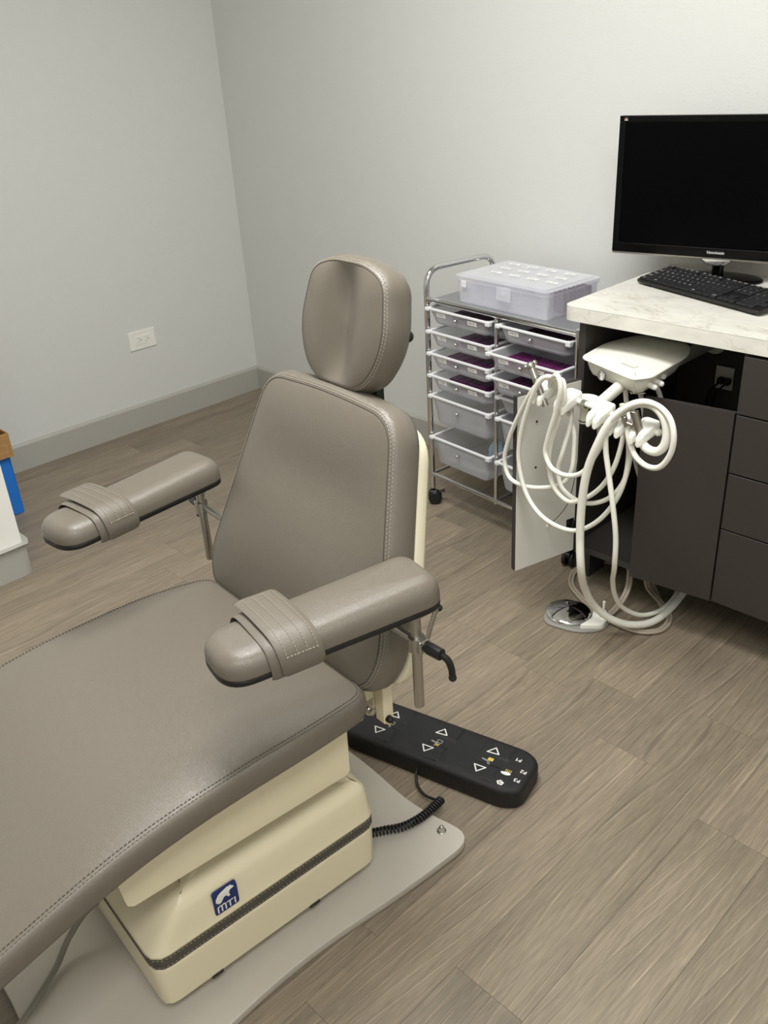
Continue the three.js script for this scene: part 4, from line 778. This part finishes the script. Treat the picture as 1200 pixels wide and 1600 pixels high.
  part('bar_clamp', rod(L(2.082, 0.6085, 0.669), L(2.093, 0.608, 0.671), 0.0085), M.chromeSoft, t);
  // holders: a rounded block with a forked, open nose
  const holder = (f, len) => {
    const c = B0.map((b, i) => b + (B1[i] - b) * f), dir = V(B1[0] - B0[0], 0, B1[2] - B0[2]).normalize(), ang = Math.atan2(-dir.z, dir.x);
    const g = new THREE.Group(); g.name = 'handpiece_holder'; const q = L(...c); g.position.set(...q); g.rotation.y = ang; t.add(g);
    // a plump block whose nose forks and droops
    const s = new THREE.Shape(); s.moveTo(-0.011, -0.013); s.lineTo(0.011, -0.013); s.quadraticCurveTo(0.0165, -0.012, 0.0165, -0.002); s.lineTo(0.0145, 0.030); s.quadraticCurveTo(0.0125, 0.040, 0.0065, 0.037); s.lineTo(0.0045, 0.026); s.absarc(0, 0.0235, 0.0048, 0.5, Math.PI - 0.5, true); s.lineTo(-0.0065, 0.037); s.quadraticCurveTo(-0.0125, 0.040, -0.0145, 0.030); s.lineTo(-0.0165, -0.002); s.quadraticCurveTo(-0.0165, -0.012, -0.011, -0.013);
    const e = new THREE.ExtrudeGeometry(s, { depth: 0.010, steps: 3, bevelEnabled: true, bevelSize: 0.0030, bevelThickness: 0.0075, bevelSegments: 5, curveSegments: 12 });
    e.rotateX(Math.PI / 2); e.translate(0, 0.005, 0); const ep = e.attributes.position;
    for (let i = 0; i < ep.count; i++) { const z = ep.getZ(i), k = Math.max(0, z + 0.004); ep.setY(i, ep.getY(i) * (1 - 6 * Math.max(0, z - 0.012)) + 0.004 - 11 * k * k); }
    e.computeVertexNormals(); part('claw', e, M.white, g);
    return g;
  };
  for (const f of [0.02, 0.245, 0.55, 0.74, 0.92]) holder(f);
  // supply tubes running from the head back down into the cabinet
  for (const [x, k] of [[2.078, 0], [2.098, 1], [2.128, 2]]) part('supply_tube', tube([L(x, 0.602, 0.50 - k * 0.02), L(x + 0.004, 0.56, 0.495 - k * 0.03), L(x + 0.006, 0.48, 0.47 - k * 0.03), L(x - 0.01, 0.36, 0.40), L(x - 0.02, 0.22, 0.30), L(x - 0.02, 0.15, 0.2)], 0.0055, 60, 10), M.hose, t);
}
// ------------------------------------------------------------------ hoses with their handpieces
function hoseThing(name, label, category, run, r, mat, seg = 120, group) {
  const b = run[run.length - 1], t = thing(name, label, category, [b[0], 0, b[2]], 0, group);
  const loc = p => [p[0] - b[0], p[1], p[2] - b[2]];
  part('hose', tube(run.map(loc), r, seg, 12), mat, t);
  return { t, loc };
}
{
  const h = hoseThing('handpiece_hose', 'white hose in the widest loop left of the open white door, with ball-jointed steel handpiece', 'hose', RUN.a1, 0.0052, M.hose);
  part('handpiece', [rod(h.loc([1.9985, 0.586, 0.682]), h.loc([1.968, 0.640, 0.678]), 0.0072, 0.0084), rod(h.loc([1.968, 0.640, 0.678]), h.loc([1.953, 0.662, 0.674]), 0.0084, 0.0068), ball(...h.loc([1.951, 0.664, 0.674]), 0.0098), ball(...h.loc([1.940, 0.660, 0.676]), 0.0062), rod(h.loc([1.951, 0.664, 0.674]), h.loc([1.940, 0.660, 0.676]), 0.004), ball(...h.loc([1.958, 0.672, 0.670]), 0.0058)], M.zinc, h.t);
}
{
  hoseThing('handpiece_hose', 'white hose hanging in the lowest big loop across the open door', 'hose', RUN.a2, 0.0052, M.hose);
  hoseThing('handpiece_hose', 'white hose in the short upper loop crossing the open door', 'hose', RUN.a3, 0.0054, M.hose);
  hoseThing('handpiece_hose', 'white hose in the middle loop, hanging just below the short one', 'hose', RUN.a4, 0.0052, M.hose);
  const h = hoseThing('handpiece_hose', 'white hose hanging from the second holder beside the pivot disc', 'hose', RUN.a5, 0.0050, M.hose);
  part('handpiece', [rod(h.loc([2.041, 0.572, 0.660]), h.loc([2.043, 0.610, 0.688]), 0.0045, 0.0056), ball(...h.loc([2.043, 0.610, 0.688]), 0.0058)], M.chromeSoft, h.t);
}
{
  const h = hoseThing('suction_hose', 'thick white suction hose reaching down to the floor, steel tip at the bar end', 'hose', RUN.hve, 0.0088, M.hose, 220);
  part('suction_tip', [rod(h.loc([2.251, 0.592, 0.722]), h.loc([2.238, 0.645, 0.731]), 0.0092, 0.0088, 20), place(new THREE.TorusGeometry(0.0075, 0.0016, 10, 24), h.loc([2.2378, 0.6455, 0.731]), [Math.PI / 2 - 0.15, 0, 0.2]), rod(h.loc([2.236, 0.618, 0.732]), h.loc([2.226, 0.621, 0.735]), 0.0042)], M.zinc, h.t);
}
{
  const h = hoseThing('saliva_hose', 'thin white hose circling right of the holder bar, then hanging to the floor', 'hose', RUN.sal, 0.0056, M.hose, 240);
  part('valve', [rod(h.loc([2.216, 0.604, 0.716]), h.loc([2.210, 0.630, 0.722]), 0.0052, 0.0062), ball(...h.loc([2.218, 0.628, 0.730]), 0.0045)], M.zinc, h.t);
  part('tip', [rod(h.loc([2.210, 0.630, 0.722]), h.loc([2.206, 0.652, 0.724]), 0.0068, 0.0048)], std(0xc5cbb4, 0.4), h.t, 'pale green tip');
}
// short syringe in the middle holder
{
  const t = thing('air_syringe', 'small steel syringe seated in the middle holder of the bar', 'syringe', [2.144, 0.56, 0.70]);
  part('body', [rod([0.002, -0.005, 0.0], [0, 0.042, 0.0], 0.0045, 0.0055), ball(0, 0.043, 0.0, 0.0062)], M.chromeSoft, t);
}
// ------------------------------------------------------------------ rheostat pedal on the floor
{
  const t = thing('rheostat_pedal', 'round chrome dome foot pedal with white toggle on the floor before cabinet', 'foot pedal', [2.024, 0, 0.582], 0.20);
  const o = rounded([[-0.052, -0.062, 0.06], [0.04, -0.062, 0.06], [0.094, -0.030, 0.025], [0.094, 0.022, 0.025], [0.04, 0.062, 0.06], [-0.052, 0.062, 0.06], [-0.066, 0.0, 0.05]], 140);
  part('base', pad({ out: o, edge: [[0.002, 0], [0, 0.001], [0, 0.005], [0.003, 0.0075]], map: (u, v, h) => [u, h, v], rings: 3 }), std(0x8f8c86, 0.45), t);
  part('dome', place(lathe([[0, 0.0305], [0.019, 0.0290], [0.036, 0.0245], [0.049, 0.0190], [0.0545, 0.0155], [0.056, 0.013], [0.0555, 0.0075], [0.048, 0.0072], [0, 0.0072]].reverse(), 72), [-0.008, 0, 0]), M.chrome, t);
  const bo = rounded([[0.045, -0.034, 0.006], [0.090, -0.026, 0.012], [0.090, 0.020, 0.012], [0.040, 0.046, 0.006], [0.055, 0.0, 0.03]], 80);
  part('toggle_block', pad({ out: bo, edge: [[0, 0.0072], [0, 0.016], [0.002, 0.019]], map: (u, v, h) => [u, h + (v < -0.005 ? 0.006 : 0), v], rings: 4 }), M.white, t);
  part('toggle', [place(new THREE.TorusGeometry(0.0058, 0.0018, 10, 22), [0.076, 0.033, -0.016], [Math.PI / 2, 0, 0]), rod([0.076, 0.022, -0.016], [0.076, 0.035, -0.016], 0.0045), rod([0.076, 0.033, -0.016], [0.076, 0.058, -0.018], 0.0018, 0.0036), ball(0.076, 0.058, -0.018, 0.0040)], M.white, t);
}
{
  const twin = (name, label, run, d) => {
    const b = run[0], t = thing(name, label, 'tubing', [b[0], 0, b[2]]);
    for (const s of [-1, 1]) part('tube', tube(run.map((p, i) => { const q = run[Math.min(i + 1, run.length - 1)], r = run[Math.max(i - 1, 0)], dx = q[0] - r[0], dz = q[2] - r[2], l = Math.hypot(dx, dz) || 1; return [p[0] - b[0] + s * d * -dz / l, p[1] - 0.0018, p[2] - b[2] + s * d * dx / l]; }), 0.0042, 120, 10), M.hoseTan, t);
  };
  twin('floor_tubing', 'tan twin tubing looping behind the chrome pedal', RUN.tan1, 0.0040);
  twin('floor_tubing', 'tan twin tubing curving in front of the cabinet on the floor', RUN.tan2, 0.0040);
  twin('floor_tubing', 'short tan twin tubing bending under the ajar cabinet door', RUN.tan3, 0.0038);
}
// thin wire hanging over the open door
{
  const t = thing('thin_wire', 'thin dark wire hanging against the open white door to a hook', 'wire', [2.03, 0, 0.60]);
  const L = p => [p[0] - 2.03, p[1], p[2] - 0.60];
  part('wire', tube([[2.061, 0.545, 0.628], [2.055, 0.48, 0.63], [2.04, 0.40, 0.622], [2.01, 0.32, 0.60], [1.955, 0.245, 0.575], [1.934, 0.222, 0.568]].map(L), 0.0009, 60, 6), M.slot, t);
  part('hook', [box(0.006, 0.006, 0.006, ...L([1.934, 0.222, 0.568]), 0.002)], M.white, t);
}
scene.traverse(o => { if (o.isMesh) { o.castShadow = true; o.receiveShadow = true; } });
renderer.render(scene, camera);
